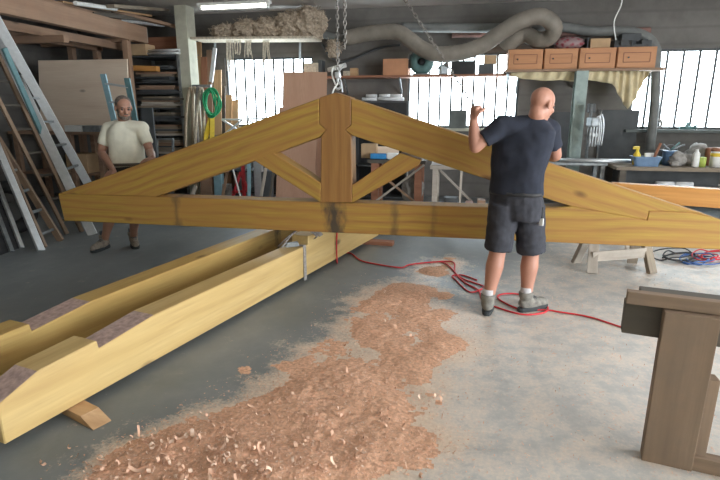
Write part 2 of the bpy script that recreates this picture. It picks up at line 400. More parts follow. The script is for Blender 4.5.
# ================================================================== THE ROOF TRUSS
TY = 4.4; tp = lambda px, py: oY(TY, px, py)
tr = thing('roof_truss', 'large yellow-stained wooden roof truss hanging on a chain across the hall', 'roof truss', (-1.1, TY+.1, .51))
CH = [(59, 203), (64, 223.5)]
chz = lambda x: .525 if x > -3 else .51
pc = [V(-3.93, TY, .768), V(-3.90, TY, .50), V(2.62, TY, .515), V(1.90, TY, .765), V(1.72, TY, .802), tp(649, 211), tp(647, 220), tp(572, 206.5), V(.86, TY, .785), V(-3.0, TY, .775)]
pc[8] = V(.5, TY, .785)
prism('bottom_chord', pc, (0, 1, 0), .2, 'yellow_chord', tr, (1, 0, 0), origin=V(-1.0, TY+.1, .65))
rl = [V(-3.93, TY, .77), V(-2.86, TY, .777), tp(319.5, 137), tp(326, 130), tp(319, 124), tp(319, 98.3)]
prism('rafter', rl, (0, 1, 0), .2, 'yellow', tr, rl[5]-rl[0])
rr = [tp(351, 98.3), tp(351, 125), tp(345.5, 130), tp(352, 135.5), V(.53, TY, .788)+V(.28, 0, .0), tp(572, 206.5), tp(647, 220), tp(649, 211), V(1.72, TY, .802), V(1.9, TY, .767)]
rr[4] = tp(560, 203); 
prism('rafter', rr, (0, 1, 0), .2, 'yellow', tr, rr[9]-rr[0])
kp = [tp(320.5, 202.5), tp(321, 136.5), tp(326, 130), tp(319.4, 124), tp(319.4, 97.5), tp(335, 92.5), tp(350.6, 97.5), tp(350.6, 125), tp(345.5, 130), tp(351, 136), tp(352, 202.5)]
prism('king_post', kp, (0, 1, 0), .2, 'yellow_d', tr, (0, 0, 1))
sl = [tp(320.8, 183), tp(320.5, 202.5), tp(254, 160.5), tp(272.5, 152.5)]
prism('strut', sl, (0, 1, 0), .17, 'yellow', tr, sl[0]-sl[3])
sr = [tp(352, 185), tp(351.8, 203), tp(418, 166), tp(421, 160), tp(400, 153)]
prism('strut', sr, (0, 1, 0), .17, 'yellow', tr, sr[0]-sr[4])
# ================================================================== THE TWO NOTCHED BEAMS ON THE FLOOR
DIR = Vector((.2224, .9749, 0)); RN = Vector((.9749, -.2224, 0)); B0 = Vector((-2.05, 1.759, 0))
def bp(s, z, o=0): return B0+DIR*s+RN*o+Vector((0, 0, z))
def notched(o, s0, label, mt, st_s):
    prof = [(s0, .05), (s0, .255), (s0+.21, .331), (.545, .348), (.553, .298), (.964, .345), (st_s, .345), (st_s+.01, .425), (4.62, .425), (4.62, .05)]
    if st_s > 4: prof = prof[:6]+[(4.62, .40), (4.62, .05)]
    t = lambda c, n: 1 if n.z > .3 and ((c-B0).dot(DIR) < s0+.2 or .55 < (c-B0).dot(DIR) < .98) else 0
    ob = prism('notched_beam', [bp(s, z, o) for s, z in prof], -RN, .18, [mt, 'purple_cut'], None, DIR, matfn=t, origin=bp(2, .2, o-.09))
    return tag(ob, label, 'timber beam', 'notched yellow beams on the floor')
notched(0, 0.0, 'pale yellow notched beam on the floor, the one nearer the sawdust with the strap on it', 'yellow_pale', 2.86)
notched(-.56, -.15, 'yellow notched beam on the floor, the one farther from the sawdust, behind the strapped one', 'pale_stained', 9)
# wedges and blocks under them
wd = [oZ(0, 80, 400)+V(-.25, .0, 0), oZ(0, 92, 391)+V(-.25, .1, 0), oZ(0, 121, 414), oZ(0, 112, 421)]
bm = bmesh.new(); q0 = V(-2.62, 2.37, .024); q1 = V(-1.76, 2.05, .024); addbeam(bm, q0, q1, .1, .046)
for v in bm.verts:
    if (v.co-q1).length < .09 and v.co.z > .03: v.co -= (q1-q0).normalized()*.10
tag(out('wooden_wedge', bm, 'pine'), 'brown wooden wedge poking out under the near end of the strapped beam', 'wedge')
tag(box('wooden_block', (-1.19, 6.02, .0235), (.78, .12, .047), 'reddish', None, -.05), 'reddish brown wooden block under the far end of the floor beams', 'block')
tag(box('wooden_block', (-2.65, 2.9, .0235), (.3, .12, .047), 'pine', None, -.22), 'wooden block under the near end of the beam farther from the sawdust', 'block')
# ratchet strap
st = thing('ratchet_strap', 'grey webbing strap hanging over the notched beam beside the sawdust', 'strap', tuple(bp(2.74, .345, -.09)))
bm = bmesh.new()
def ribbon(bm, pts, wdir, w, th=.004):
    rows = []
    for i, p in enumerate(pts):
        t = (pts[min(i+1, len(pts)-1)]-pts[max(i-1, 0)]).normalized(); n = t.cross(wdir).normalized()*th/2
        rows.append([bm.verts.new(p+wdir*w/2+n), bm.verts.new(p-wdir*w/2+n), bm.verts.new(p-wdir*w/2-n), bm.verts.new(p+wdir*w/2-n)])
    for a, b in zip(rows, rows[1:]):
        for k in range(4): bm.faces.new((a[k], a[(k+1) % 4], b[(k+1) % 4], b[k]))
    bm.faces.new(rows[0]); bm.faces.new(rows[-1][::-1])
ribbon(bm, spline([bp(2.78, .02, .008), bp(2.78, .2, .006), bp(2.78, .34, .006), bp(2.775, .353, -.02), bp(2.77, .352, -.1), bp(2.77, .352, -.19), bp(2.77, .33, -.186)], 4), DIR, .05)
out('webbing', bm, 'strap', st)
bm = bmesh.new()
for k, (a, b) in enumerate([((2.64, .37, -.17), (2.93, .47, .03)), ((2.60, .37, -.12), (3.0, .46, -.02)), ((2.68, .36, -.2), (2.95, .47, .06))]):
    p0, p1 = bp(*a), bp(*b); mid = (p0+p1)/2+V(.02*k, 0, .07+.015*k)
    ribbon(bm, spline([p0, (p0+mid)/2+V(0, 0, .02), mid, (p1+mid)/2+V(.02, 0, .015), p1+V(.03, 0, -.05), p1+V(-.0, 0, -.075+.02*k)], 4), (DIR+V(.2*k, 0, .3)).normalized(), .045)
out('loose_end', bm, 'strap', st)
bm = bmesh.new(); addbox(bm, bp(2.70, .375, -.08), (.12, .06, .035), .5, .005); addcyl(bm, bp(2.64, .39, -.1), bp(2.74, .39, -.05), .012); out('ratchet', bm, 'steel', st)
# ================================================================== FOREGROUND TRESTLE
TR = thing('timber_trestle', 'sturdy weathered timber trestle standing in the right foreground', 'trestle', (1.05, 2.35, 0))
zt = .826
pa, pb = oZ(.760, 626, 303.5), oZ(.760, 746, 319)   # front lower line of the board
dirb = (pb-pa).normalized(); nb = V(-dirb.y, dirb.x, 0)
def tb(s, d, z): return V(pa.x, pa.y, 0)+V(dirb.x, dirb.y, 0)*s+nb*d+V(0, 0, z)
L = 1.1
beam('top_board', tb(0, .022, .787), tb(L, .022, .787), .045, .055, 'trestlewood', TR)
beam('rear_board', tb(.06, .13, .777), tb(L, .13, .777), .10, .032, 'darkwood', TR)
beam('cross_beam', tb(0.0, .075, .680), tb(L, .075, .680), .07, .145, 'darkwood', TR)
beam('spacer', tb(.12, .075, .7565), tb(.9, .075, .7565), .06, .006, 'darkwood', TR)
bm = bmesh.new(); Rm = addbeam(bm, tb(.25, .075, .0), tb(.245, .01, .757), .20, .078, .004, nb); out('leg', bm, 'trestlewood', TR, rot=Rm)
bm = bmesh.new(); Rm = addbeam(bm, tb(.95, .0, .0), tb(.95, .0, .757), .20, .078, .004, nb); out('leg', bm, 'trestlewood', TR, rot=Rm)
beam('brace', tb(.37, .10, .0), tb(.37, .08, .45), .05, .06, 'trestlewood', TR, V(0, 1, 0))
beam('foot_rail', tb(.32, .075, .035), tb(.95, .075, .035), .06, .07, 'trestlewood', TR)
# low sawhorse beyond the truss
SH = thing('sawhorse', 'low whitish wooden sawhorse standing on the floor behind the truss', 'sawhorse', (1.5, 5.55, 0))
s0, s1 = V(1.24, 5.46, .36), V(1.86, 5.60, .36)
beam('top_beam', s0, s1, .11, .12, 'whitewood', SH)
for (t, sd) in ((.08, -1), (.08, 1), (.86, -1), (.86, 1)):
    c = s0.lerp(s1, t); nrm = V(-(s1-s0).y, (s1-s0).x, 0).normalized()
    beam('leg', c+nrm*sd*.05+V(0, 0, .02), V(c.x, c.y, 0)+nrm*sd*.19+V((-.05 if t < .5 else .05), 0, .0), .095, .045, 'whitewood' if t < .5 else 'grey', SH)
beam('stretcher', s0.lerp(s1, .06)+V(0, -.14, -.20), s0.lerp(s1, .9)+V(0, -.14, -.16), .03, .10, 'whitewood', SH)
# ================================================================== CHAINS AND STRINGS
def chain(name, p0, p1, parent=None, pitch=.034, r=.004, w=.011, sag=0):
    bm = bmesh.new(); p0, p1 = Vector(p0), Vector(p1); n = max(2, int((p1-p0).length/pitch)); d = (p1-p0).normalized(); Rm = basis(d)
    for i in range(n):
        t = (i+.5)/n; c = p0.lerp(p1, t)+V(0, 0, -sag*4*t*(1-t)); a = Rm @ (V(0, 1, 0) if i % 2 else V(0, 0, 1)); hl = pitch*.66
        pts = [c+d*(hl-w)*sx+d*w*math.cos(q)*1+a*w*math.sin(q) for q, sx in [(-PI/2+k*PI/4, 1) for k in range(5)]+[(PI/2+k*PI/4, -1) for k in range(5)]]
        addtube(bm, pts, r, 5, True)
    return out(name, bm, 'chain', parent, True)
HX = thing('chain_hoist', 'steel chain hoist with hook hanging above the peak of the truss', 'chain hoist', (-1.08, 4.5, 1.9))
chain('load_chain', (-1.1, 4.5, 1.86), (-1.1, 4.5, 3.3), HX)
chain('load_chain', (-1.035, 4.5, 2.08), (-1.035, 4.5, 3.3), HX)
chain('load_chain', (-1.10, 4.5, 2.08), (-1.04, 4.5, 2.07), HX)
bm = bmesh.new(); addbox(bm, (-1.05, 4.5, 3.22), (.2, .16, .2), bev=.03); addcyl(bm, (-1.05, 4.38, 3.2), (-1.05, 4.62, 3.2), .07); out('hoist_body', bm, 'steel', HX)
bm = bmesh.new(); addbox(bm, (-1.1, 4.5, 1.86), (.05, .05, .05), bev=.01)
addtube(bm, spline([(-1.1, 4.5, 1.85), (-1.1, 4.5, 1.81), (-1.07, 4.5, 1.775), (-1.1, 4.5, 1.745), (-1.13, 4.5, 1.77)], 5), .011, 8); out('hook', bm, 'alu', HX, True)
SL = thing('lifting_sling', 'pale looped lifting sling round the peak of the truss', 'sling', (-1.1, 4.5, 1.70))
bm = bmesh.new(); ribbon(bm, spline([(-1.13, 4.42, 1.705), (-1.125, 4.47, 1.75), (-1.10, 4.5, 1.80), (-1.09, 4.5, 1.90), (-1.13, 4.5, 1.93), (-1.15, 4.5, 1.87), (-1.12, 4.5, 1.78)], 5), V(.3, .95, 0).normalized(), .022); out('loop', bm, 'fixture', SL)
bm = bmesh.new(); ribbon(bm, spline([(-1.06, 4.5, 1.72), (-1.07, 4.5, 1.80), (-1.09, 4.5, 1.88), (-1.03, 4.5, 1.95)], 5), V(.3, .95, 0).normalized(), .022); out('loop', bm, 'alu', SL)
tag(chain('hand_chain', (.035, 4.02, 1.605), (-.92, 4.42, 2.98), None, .036, .0035, .011), 'thin chain running from the hand of the man in navy up to the left', 'chain')
for i in (0,):
    p = oY(8.2, 616, 40); q = V(p.x+.0, 8.2, 3.35)
    tag(tube('thin_string', spline([q, V(p.x+.02, 8.2, 3.0), V(p.x-.05, 8.2, 2.75), p], 6), .008, 'white'), 'thin white cord dangling from the ceiling before the drawer row', 'cord')
# fluorescent lamp
FL = thing('fluorescent_lamp', 'lit white tube lamp hanging below the ceiling near the concrete column', 'lamp', (-3.5, 7.9, 3.1))
f0, f1 = oZ(3.08, 201, 8.5), oZ(3.08, 268, 5.5)
beam('housing', f0+V(-.04, 0, .05), f1+V(.04, 0, .05), .11, .04, 'fixture', FL)
cyl('tube', f0, f1, .02, 'tube', FL); 
for f in (f0, f1): box('end_cap', f+V(0, 0, .01), (.04, .06, .06), 'fixture', FL)
for f in (f0.lerp(f1, .2), f0.lerp(f1, .8)): cyl('suspension_rod', f+V(0, 0, .07), V(f.x, f.y, 3.35), .006, 'steel', FL)
# ================================================================== THE TWO MEN
UP = V(0, 0, 1)
def frame3(Fw, Up=UP):
    Fw = Fw.normalized(); S = Fw.cross(Up).normalized(); U = S.cross(Fw); return S, Fw, U, Matrix((S, Fw, U)).transposed()
def ell(bm, c, rs, Rm, seg=18): sphere(bm, c, 1, seg, rs, Rm)
def limb(bm, pts, n=14, caps=True):
    for (p, r), (q, s) in zip(pts, pts[1:]): addcyl(bm, p, q, r, s, n)
    if caps:
        for p, r in pts: sphere(bm, p, r*.995, 12)
def ringloft(bm, rings, S, Fw, n=22):
    R_ = []
    for c, rx, ry in rings:
        R_.append([bm.verts.new(c+S*rx*math.copysign(abs(math.cos(a))**.85, math.cos(a))+Fw*ry*math.copysign(abs(math.sin(a))**.85, math.sin(a))) for a in (2*PI*k/n for k in range(n))])
    for a, b in zip(R_, R_[1:]):
        for k in range(n): bm.faces.new((a[k], a[(k+1) % n], b[(k+1) % n], b[k]))
    bm.faces.new(R_[0][::-1]); bm.faces.new(R_[-1])
def headmesh(bm, c, Fw, neck, chest):
    S, Fh, U, Rm = frame3(Fw)
    ell(bm, c+U*.038-Fh*.004, (.077, .096, .084), Rm); ell(bm, c+Fh*.022-U*.03, (.063, .072, .078), Rm)
    ell(bm, c+Fh*.04-U*.082, (.046, .045, .036), Rm); ell(bm, c+Fh*.088+U*.022, (.048, .012, .010), Rm, 12)
    addcyl(bm, c+Fh*.088+U*.008, c+Fh*.108-U*.028, .009, .014, 8); sphere(bm, c+Fh*.106-U*.03, .0155, 10)
    for s in (-1, 1):
        ell(bm, c+S*s*.081-Fh*.008-U*.004, (.010, .019, .033), Rm, 12); ell(bm, c+S*s*.04+Fh*.07-U*.02, (.022, .02, .02), Rm, 10)
    ell(bm, c+Fh*.092-U*.062, (.024, .010, .009), Rm, 10)
    limb(bm, [(c-Fh*.02-U*.06, .058), (neck, .064), (chest, .075)])
def hand(bm, w, d, n, s, curl, spread=0):
    """w wrist, d direction of the hand, n the way the fingers curl, s towards the thumb"""
    d = d.normalized(); n = (n-d*n.dot(d)).normalized(); s = (s-d*s.dot(d)-n*s.dot(n)).normalized(); Rm = Matrix((d, s, n)).transposed()
    addbox(bm, w+d*.048, (.092, .082, .030), rot=Rm, bev=.012); sphere(bm, w, .028, 10)
    for off, L_ in ((.031, .074), (.0105, .083), (-.0105, .077), (-.031, .060)):
        p = w+d*.088+s*off; a = curl*.85; pts = [(w+d*.06+s*off, .0105), (p, .0105)]
        for q, fr in enumerate((.46, .31, .23)):
            dd = d*math.cos(a)+n*math.sin(a)+s*off*spread; p = p+dd.normalized()*L_*fr; pts.append((p, .0098-.0009*q)); a += curl
        limb(bm, pts, 8)
    p = w+d*.025+s*.03; pts = [(p, .014)]
    for q, L_ in enumerate((.042, .034, .026)):
        dd = (d*(.75-.1*q)+s*(.6-.5*q)+n*(.25+curl*.5*q)).normalized(); p = p+dd*L_; pts.append((p, .0125-.0012*q))
    limb(bm, pts, 8)
def boot(par, heel, toe, mat, label_side, L_=.29):
    d = (toe-heel); d.z = 0; d.normalize(); S, Fh, U, Rm = frame3(d); h = V(heel.x, heel.y, 0)
    bm = bmesh.new()
    for a, r, z in ((.045, .043, .07), (.10, .045, .075), (.16, .046, .062), (.22, .045, .052), (.25, .038, .046)): ell(bm, h+Fh*a+U*z, (r, r*1.15, r*.98), Rm, 14)
    ell(bm, h+Fh*.13+U*.045, (.047, .12, .03), Rm); limb(bm, [(h+Fh*.07+U*.07, .050), (h+Fh*.06+U*.135, .052)])
    addcyl(bm, h+Fh*.062+U*.12, h+Fh*.058+U*.165, .056, .060, 16)
    b = out('boot', bm, mat, par); remesh(b, .008, 4)
    bm = bmesh.new(); n = 20; r0 = []
    outl = []
    for k in range(n):
        t = k/n*2*PI; x = math.cos(t); y = math.sin(t); ww = .050 if x > 0 else .042
        outl.append((.14+.15*math.copysign(abs(x)**.75, x), ww*math.copysign(abs(y)**.7, y)))
    for z, k_ in ((0, .97), (.006, 1.0), (.03, 1.0), (.036, .94)): r0.append([bm.verts.new(h+Fh*(.14+(x-.14)*k_)+S*y*k_+U*z) for x, y in outl])
    for a, c in zip(r0, r0[1:]):
        for k in range(n): bm.faces.new((a[k], a[(k+1) % n], c[(k+1) % n], c[k]))
    bm.faces.new(r0[0][::-1]); bm.faces.new(r0[-1]); out('sole', bm, 'sole', b)
    bm = bmesh.new()
    for k in range(5):
        q = h+Fh*(.10+.025*k)+U*(.128-.011*k); addtube(bm, [q-S*.028-U*.012, q+U*.006-S*.008, q+U*.006+S*.008, q+S*.028-U*.012], .0035, 5)
    out('laces', bm, 'sock_b', b)
    bm = bmesh.new(); limb(bm, [(h+Fh*.06+U*.14, .046), (h+Fh*.058+U*.205, .046)], 16, False); sk = out('sock', bm, 'sock' if mat == 'boot' else 'sock_b', par, True)
    return h+Fh*.06+U*.1
# ---------------------------------------------------------------- man in navy, back to the camera, right
A0 = lambda y, a, b: oY(y, a, b)
FA = V(.34, .94, 0).normalized(); SA, _, _, _ = frame3(FA)
MA = thing('person', 'bald man in navy T-shirt seen from behind, raised hand holding a chain', 'person', tuple(oZ(0, 508, 308)))
lh, lt = oZ(0, 486.5, 316), oZ(0, 489, 300); rh, rt = oZ(0, 519, 312), oZ(0, 543, 307)
ankL = boot(MA, lh, lt, 'boot', 0); ankR = boot(MA, rh, rt, 'boot', 0)
pel, wai, che, upc, nek, hd = A0(4.09, 516, 204), A0(4.07, 516, 184), A0(4.05, 521, 150), A0(4.03, 526, 129), A0(4.03, 536, 121), A0(4.01, 541.5, 105)
shL, shR = A0(4.0, 498, 126), A0(4.1, 551, 128)
elL, wrL = A0(3.97, 475.5, 147), A0(4.0, 473.5, 120)
elR, wrR = V(shR.x+.07, 4.22, 1.235), V(.66, 4.40, 1.205)
hipL, hipR = A0(4.07, 504, 208), A0(4.11, 529, 208)
knL, knR = A0(4.06, 498, 249), A0(4.14, 531, 251)
bm = bmesh.new()
headmesh(bm, hd, V(.74, .62, -.30), nek, upc)
ringloft(bm, [(pel, .175, .115), (wai, .165, .105), (che, .19, .11), (upc, .17, .085), (nek-V(0, 0, .02), .06, .055)], SA, FA)
limb(bm, [(shL, .056), (elL, .046), (elL.lerp(wrL, .3), .048), (wrL, .030)]); limb(bm, [(shR, .056), (elR, .044), (elR.lerp(wrR, .3), .045), (wrR, .029)])
limb(bm, [(upc+V(0, 0, .0), .06), (shL, .05)]); limb(bm, [(upc, .06), (shR, .05)])
hand(bm, wrL, (A0(4.0, 474.5, 107)-wrL), SA*.6+FA*.8, SA*.4-FA, 1.5)
hand(bm, wrR, V(-.25, 1, -.28), V(0, .1, -1), V(-1, 0, 0), .22)
for hp, kn, an in ((hipL, knL, ankL), (hipR, knR, ankR)):
    limb(bm, [(hp, .095), (kn, .066), (kn.lerp(an, .12), .064), (kn.lerp(an, .32), .070), (kn.lerp(an, .7), .050), (an, .042)], 18)
o = out('body', bm, 'skin_a', MA); remesh(o, .0065, 5)
S_, F_, U_, Rm_ = frame3(V(.74, .62, -.30))
for s in (-1, 1): bm = bmesh.new(); sphere(bm, hd+F_*.086+S_*s*.032+U_*.003, .0125, 10); out('eye', bm, 'eye', MA, True)
bm = bmesh.new()
tr_ = [(A0(4.08, 515.5, 194), .205, .135), (A0(4.07, 516, 182), .197, .125), (A0(4.06, 519, 162), .205, .13), (A0(4.05, 522, 145), .225, .13), (A0(4.04, 525, 132), .215, .115), (A0(4.04, 529, 123), .15, .09), (A0(4.03, 534, 118.5), .078, .075)]
ringloft(bm, tr_, SA, FA); limb(bm, [(A0(4.03, 531, 126), .085), (shL+V(.02, 0, -.005), .074)]); limb(bm, [(A0(4.05, 531, 127), .085), (shR+V(-.01, 0, -.008), .076)])
addcyl(bm, shL+V(.03, 0, 0), shL.lerp(elL, .66), .074, .070, 20); addcyl(bm, shR+V(-.02, 0, 0), shR.lerp(elR, .68), .076, .066, 20)
o = out('t_shirt', bm, 'navy', MA); 
remesh(o, .009, 7)
for v in o.data.vertices:        # soft folds towards the raised arm and the waist
    w_ = v.co+o.location+MA.location; k = noise.noise(V(w_.x*4+w_.z*5, w_.y*4, w_.z*9-w_.x*6))+.5*noise.noise(V(w_.x*16+w_.z*6, w_.y*10, w_.z*10)); v.co += v.normal*k*.010
bm = bmesh.new(); ringloft(bm, [(A0(4.08, 516, 190), .196, .128), (A0(4.09, 516, 205), .205, .142), (A0(4.09, 517, 219), .185, .135)], SA, FA)
addcyl(bm, hipL+V(0, 0, .03), hipL.lerp(knL, 1.02), .115, .103, 22); addcyl(bm, hipR+V(0, 0, .03), hipR.lerp(knR, 1.02), .118, .112, 22)
o = out('shorts', bm, 'shorts', MA); remesh(o, .009, 5)
for v in o.data.vertices:
    w_ = v.co+o.location+MA.location; k = noise.noise(V(w_.x*7, w_.y*7, w_.z*14))+.5*noise.noise(w_*22); v.co += v.normal*k*.009
bm = bmesh.new(); ringloft(bm, [(A0(4.08, 516, 194), .203, .137), (A0(4.08, 516, 190.5), .203, .135)], SA, FA); out('belt', bm, 'black', MA, True)
bm = bmesh.new(); addbox(bm, A0(4.0, 541.5, 222)+V(.0, 0, 0), (.03, .012, .055), -.6, .003); out('white_tag', bm, 'white', MA)
bm = bmesh.new(); addbox(bm, A0(4.02, 540, 213), (.055, .02, .10), -.7, .006); out('hip_pouch', bm, 'black', MA)
# ---------------------------------------------------------------- man in cream, behind the left end of the truss
FB = V(.36, -.93, 0).normalized(); SB_, _, _, _ = frame3(FB)
MB_ = thing('person', 'bearded man in cream T-shirt standing behind the left end of the truss', 'person', tuple(oZ(0, 120, 250)))
f1, t1 = oZ(0, 109, 247), oZ(0, 90, 254); f2, t2 = oZ(0, 133.5, 244), oZ(0, 138, 252)
an1 = boot(MB_, f1, t1, 'boot_b', 0, .28); an2 = boot(MB_, f2, t2, 'boot_b', 0, .28)
YBm = 5.08
pel, wai, che, upc, nek, hd = A0(YBm, 127, 176), A0(YBm, 127, 160), A0(YBm, 126, 140), A0(YBm, 125, 128), A0(YBm, 124.5, 121), A0(YBm-.02, 123.5, 108)
s1, s2 = A0(YBm-.02, 107, 128), A0(YBm+.02, 142.5, 128)
rx_ = lambda x: .77+(x+3.93)*(1.67-.77)/(-1.24+3.93)
h1x, h2x = oY(4.55, 106, 181).x, oY(4.55, 141, 168).x
wr1, wr2 = V(h1x, 4.68, rx_(h1x)+.06), V(h2x+.04, 4.70, rx_(h2x)+.06)
el1, el2 = A0(5.02, 101.5, 153), A0(5.06, 150, 152)
hp1, hp2, kn1, kn2 = A0(YBm, 116.5, 178), A0(YBm, 136, 178), A0(5.04, 112, 209), A0(5.14, 135.5, 208)
bm = bmesh.new(); HF = V(.70, -.66, -.2)
headmesh(bm, hd, HF, nek, upc)
ringloft(bm, [(pel, .17, .115), (wai, .16, .11), (che, .18, .115), (upc, .165, .085), (nek-V(0, 0, .02), .06, .055)], SB_, FB)
limb(bm, [(s1, .054), (el1, .043), (el1.lerp(wr1, .3), .045), (wr1, .028)]); limb(bm, [(s2, .054), (el2, .043), (el2.lerp(wr2, .3), .045), (wr2, .028)])
limb(bm, [(upc, .06), (s1, .05)]); limb(bm, [(upc, .06), (s2, .05)])
hand(bm, wr1, V(.12, -1, -.30), V(0, -.1, -1), V(1, 0, 0), .25); hand(bm, wr2, V(-.25, -1, -.22), V(0, -.1, -1), V(-1, 0, 0), .25)
for hp, kn, an in ((hp1, kn1, an1), (hp2, kn2, an2)):
    limb(bm, [(hp, .09), (kn, .060), (kn.lerp(an, .12), .058), (kn.lerp(an, .32), .064), (kn.lerp(an, .7), .046), (an, .04)], 18)
o = out('body', bm, 'skin_b', MB_); remesh(o, .0065, 5)
S_, F_, U_, Rm_ = frame3(HF)
for s in (-1, 1): bm = bmesh.new(); sphere(bm, hd+F_*.086+S_*s*.032+U_*.003, .0125, 10); out('eye', bm, 'eye', MB_, True)
bm = bmesh.new(); ell(bm, hd+U_*.046-F_*.014, (.081, .094, .083), Rm_, 24); ell(bm, hd-F_*.035-U_*.0, (.082, .07, .07), Rm_, 20); o = out('hair', bm, 'hair', MB_); remesh(o, .007, 3)
bm = bmesh.new(); ell(bm, hd+F_*.042-U_*.088, (.052, .050, .036), Rm_, 20)
for s in (-1, 1): ell(bm, hd+S_*s*.055+F_*.022-U_*.05, (.014, .03, .045), Rm_, 14)
ell(bm, hd+F_*.096-U_*.048, (.03, .010, .007), Rm_, 12); o = out('beard', bm, 'hair', MB_); remesh(o, .006, 3)
bm = bmesh.new(); ell(bm, hd+F_*.101-U_*.060, (.020, .006, .005), Rm_, 12); out('lips', bm, 'lip', MB_, True)
bm = bmesh.new()
for s in (-1, 1): ell(bm, hd+F_*.094+S_*s*.032+U_*.026, (.018, .006, .005), Rm_, 10)
out('eyebrows', bm, 'hair', MB_, True)
bm = bmesh.new()
ringloft(bm, [(A0(YBm, 127, 166), .192, .14), (A0(YBm, 127, 152), .178, .138), (A0(YBm, 126, 140), .182, .132), (A0(YBm, 125.5, 131), .18, .112), (A0(YBm, 125, 125), .135, .085), (A0(YBm, 124.5, 121.5), .074, .07)], SB_, FB)
limb(bm, [(upc+V(0, 0, .0), .088), (s1+V(.015, 0, -.005), .071)]); limb(bm, [(upc, .088), (s2+V(-.01, 0, 0), .077)])
addcyl(bm, s1+V(.02, 0, 0), s1.lerp(el1, .66), .070, .064, 20); addcyl(bm, s2+V(-.02, 0, 0), s2.lerp(el2, .66), .070, .064, 20)
o = out('t_shirt', bm, 'tee_b', MB_); remesh(o, .009, 6)
for v in o.data.vertices:
    w_ = v.co+o.location+MB_.location; k = noise.noise(V(w_.x*5+w_.z*3, w_.y*4, w_.z*8)); v.co += v.normal*k*.009
bm = bmesh.new(); ringloft(bm, [(A0(YBm, 127, 163), .182, .13), (A0(YBm, 127, 176), .195, .14), (A0(YBm, 127, 186), .18, .13)], SB_, FB)
addcyl(bm, hp1+V(0, 0, .02), hp1.lerp(kn1, .96), .11, .10, 22); addcyl(bm, hp2+V(0, 0, .02), hp2.lerp(kn2, .96), .11, .10, 22)
o = out('shorts', bm, 'shorts_b', MB_); remesh(o, .009, 5)
bm = bmesh.new(); ringloft(bm, [(A0(YBm, 127, 165.2), .196, .146), (A0(YBm, 127, 162.2), .195, .145)], SB_, FB); out('belt', bm, 'darkwood', MB_, True)
# ================================================================== LEFT SIDE: RACK, LADDERS, SHEETS
RK = thing('timber_rack', 'big rough timber storage rack along the left wall, its thick front beam high up', 'rack', (-6.4, 6.9, 0))
beam('front_beam', (-5.72, 4.2, 2.865), (-5.72, 8.9, 2.865), .14, .27, 'rackpine', RK)
tag(box('painted_end', (-5.72, 8.912, 2.865), (.13, .022, .26), 'whitewood', RK), 'whitish painted beam end')
beam('rear_beam', (-7.4, 4.2, 2.80), (-7.4, 8.9, 2.80), .12, .2, 'oldpine', RK)
beam('inner_beam', (-6.05, 4.2, 2.66), (-6.05, 8.8, 2.66), .1, .12, 'oldpine', RK)
beam('inner_beam', (-6.55, 4.2, 2.66), (-6.55, 8.8, 2.66), .1, .12, 'oldpine', RK)
for y in (8.42, 6.9, 4.6):
    beam('cross_bar', (-5.66, y, 2.74 if y > 8 else 2.56), (-7.4, y, 2.68 if y > 8 else 2.56), .1, .1 if y < 8 else .06, 'oldpine', RK)
for (x, y) in ((-5.74, 8.4), (-6.55, 8.7), (-7.1, 8.75), (-7.4, 4.4), (-5.86, 4.3)):
    beam('post', (x, y, 0), (x, y, 2.72), .1, .1, 'rackpine' if x > -6 else 'oldpine', RK, V(0, 1, 0))
tops = [(-5.76, 5.6, 8.3, .10, .05, 'oldpine', 'brown board'), (-5.9, 5.8, 8.9, .12, .04, 'grey', 'grey board'), (-6.1, 5.2, 8.6, .16, .05, 'darkwood', 'dark board'),
        (-6.35, 6.0, 9.1, .14, .06, 'darkwood', 'dark board'), (-6.6, 5.4, 8.8, .2, .05, 'oldpine', 'brown board')]
for k, (x, y0, y1, w_, h_, m_, lb) in enumerate(tops):
    tag(beam('board', (x, y0, 3.001+h_/2), (x+.05*(k % 3), y1, 3.001+h_/2), w_, h_, m_), ['brown board nearest the front edge on top of the timber rack', 'grey board on top of the timber rack, second from the front edge', 'dark board on top of the timber rack, third from the front edge', 'dark board jutting past the rack end near the ceiling', 'brown board at the back of the rack top'][k], 'board', 'boards lying on top of the rack')
tag(cyl('white_pipe', oY(6.9, 75, 3)-V(0, 0, .0), oY(7.9, 116, 9), .03, 'white'), 'long white pipe lying on the boards over the timber rack', 'pipe')
tag(beam('plank', (-5.95, 7.2, 3.08), (-5.5, 9.3, 3.08), .14, .04, 'darkwood'), 'dark plank sticking out on the rack top towards the concrete column', 'plank')
tag(beam('plank', (-5.8, 8.2, 3.15), (-5.15, 9.4, 3.02), .1, .05, 'oldpine'), 'short brown plank leaning over the end of the rack near the column', 'plank')
tag(beam('lintel_board', (-5.95, 9.35, 2.76), (-5.08, 9.35, 2.76), .05, .26, 'reddish'), 'wide reddish brown board fixed high between rack and concrete column', 'board')
for k, (a, b, c, d, y0, y1, w_, h_, m_, lb) in enumerate([(60, 2, 150, 16, 7.0, 9.0, .10, .03, 'pine', 'pale lath lying slantwise over the rack top'), (90, 14, 158, 22, 7.6, 9.2, .16, .05, 'darkwood', 'dark plank end jutting beyond the rack beam near the column'),
        (110, 6, 166, 10, 7.6, 9.3, .14, .05, 'grey', 'grey plank end jutting highest beside the column'), (120, 20, 163, 25, 8.3, 9.2, .09, .06, 'alu', 'grey metal channel poking out over the rack end')]):
    tag(beam('jutting_board', oY(y0, a, b), oY(y1, c, d), w_, h_, m_), lb, 'board')
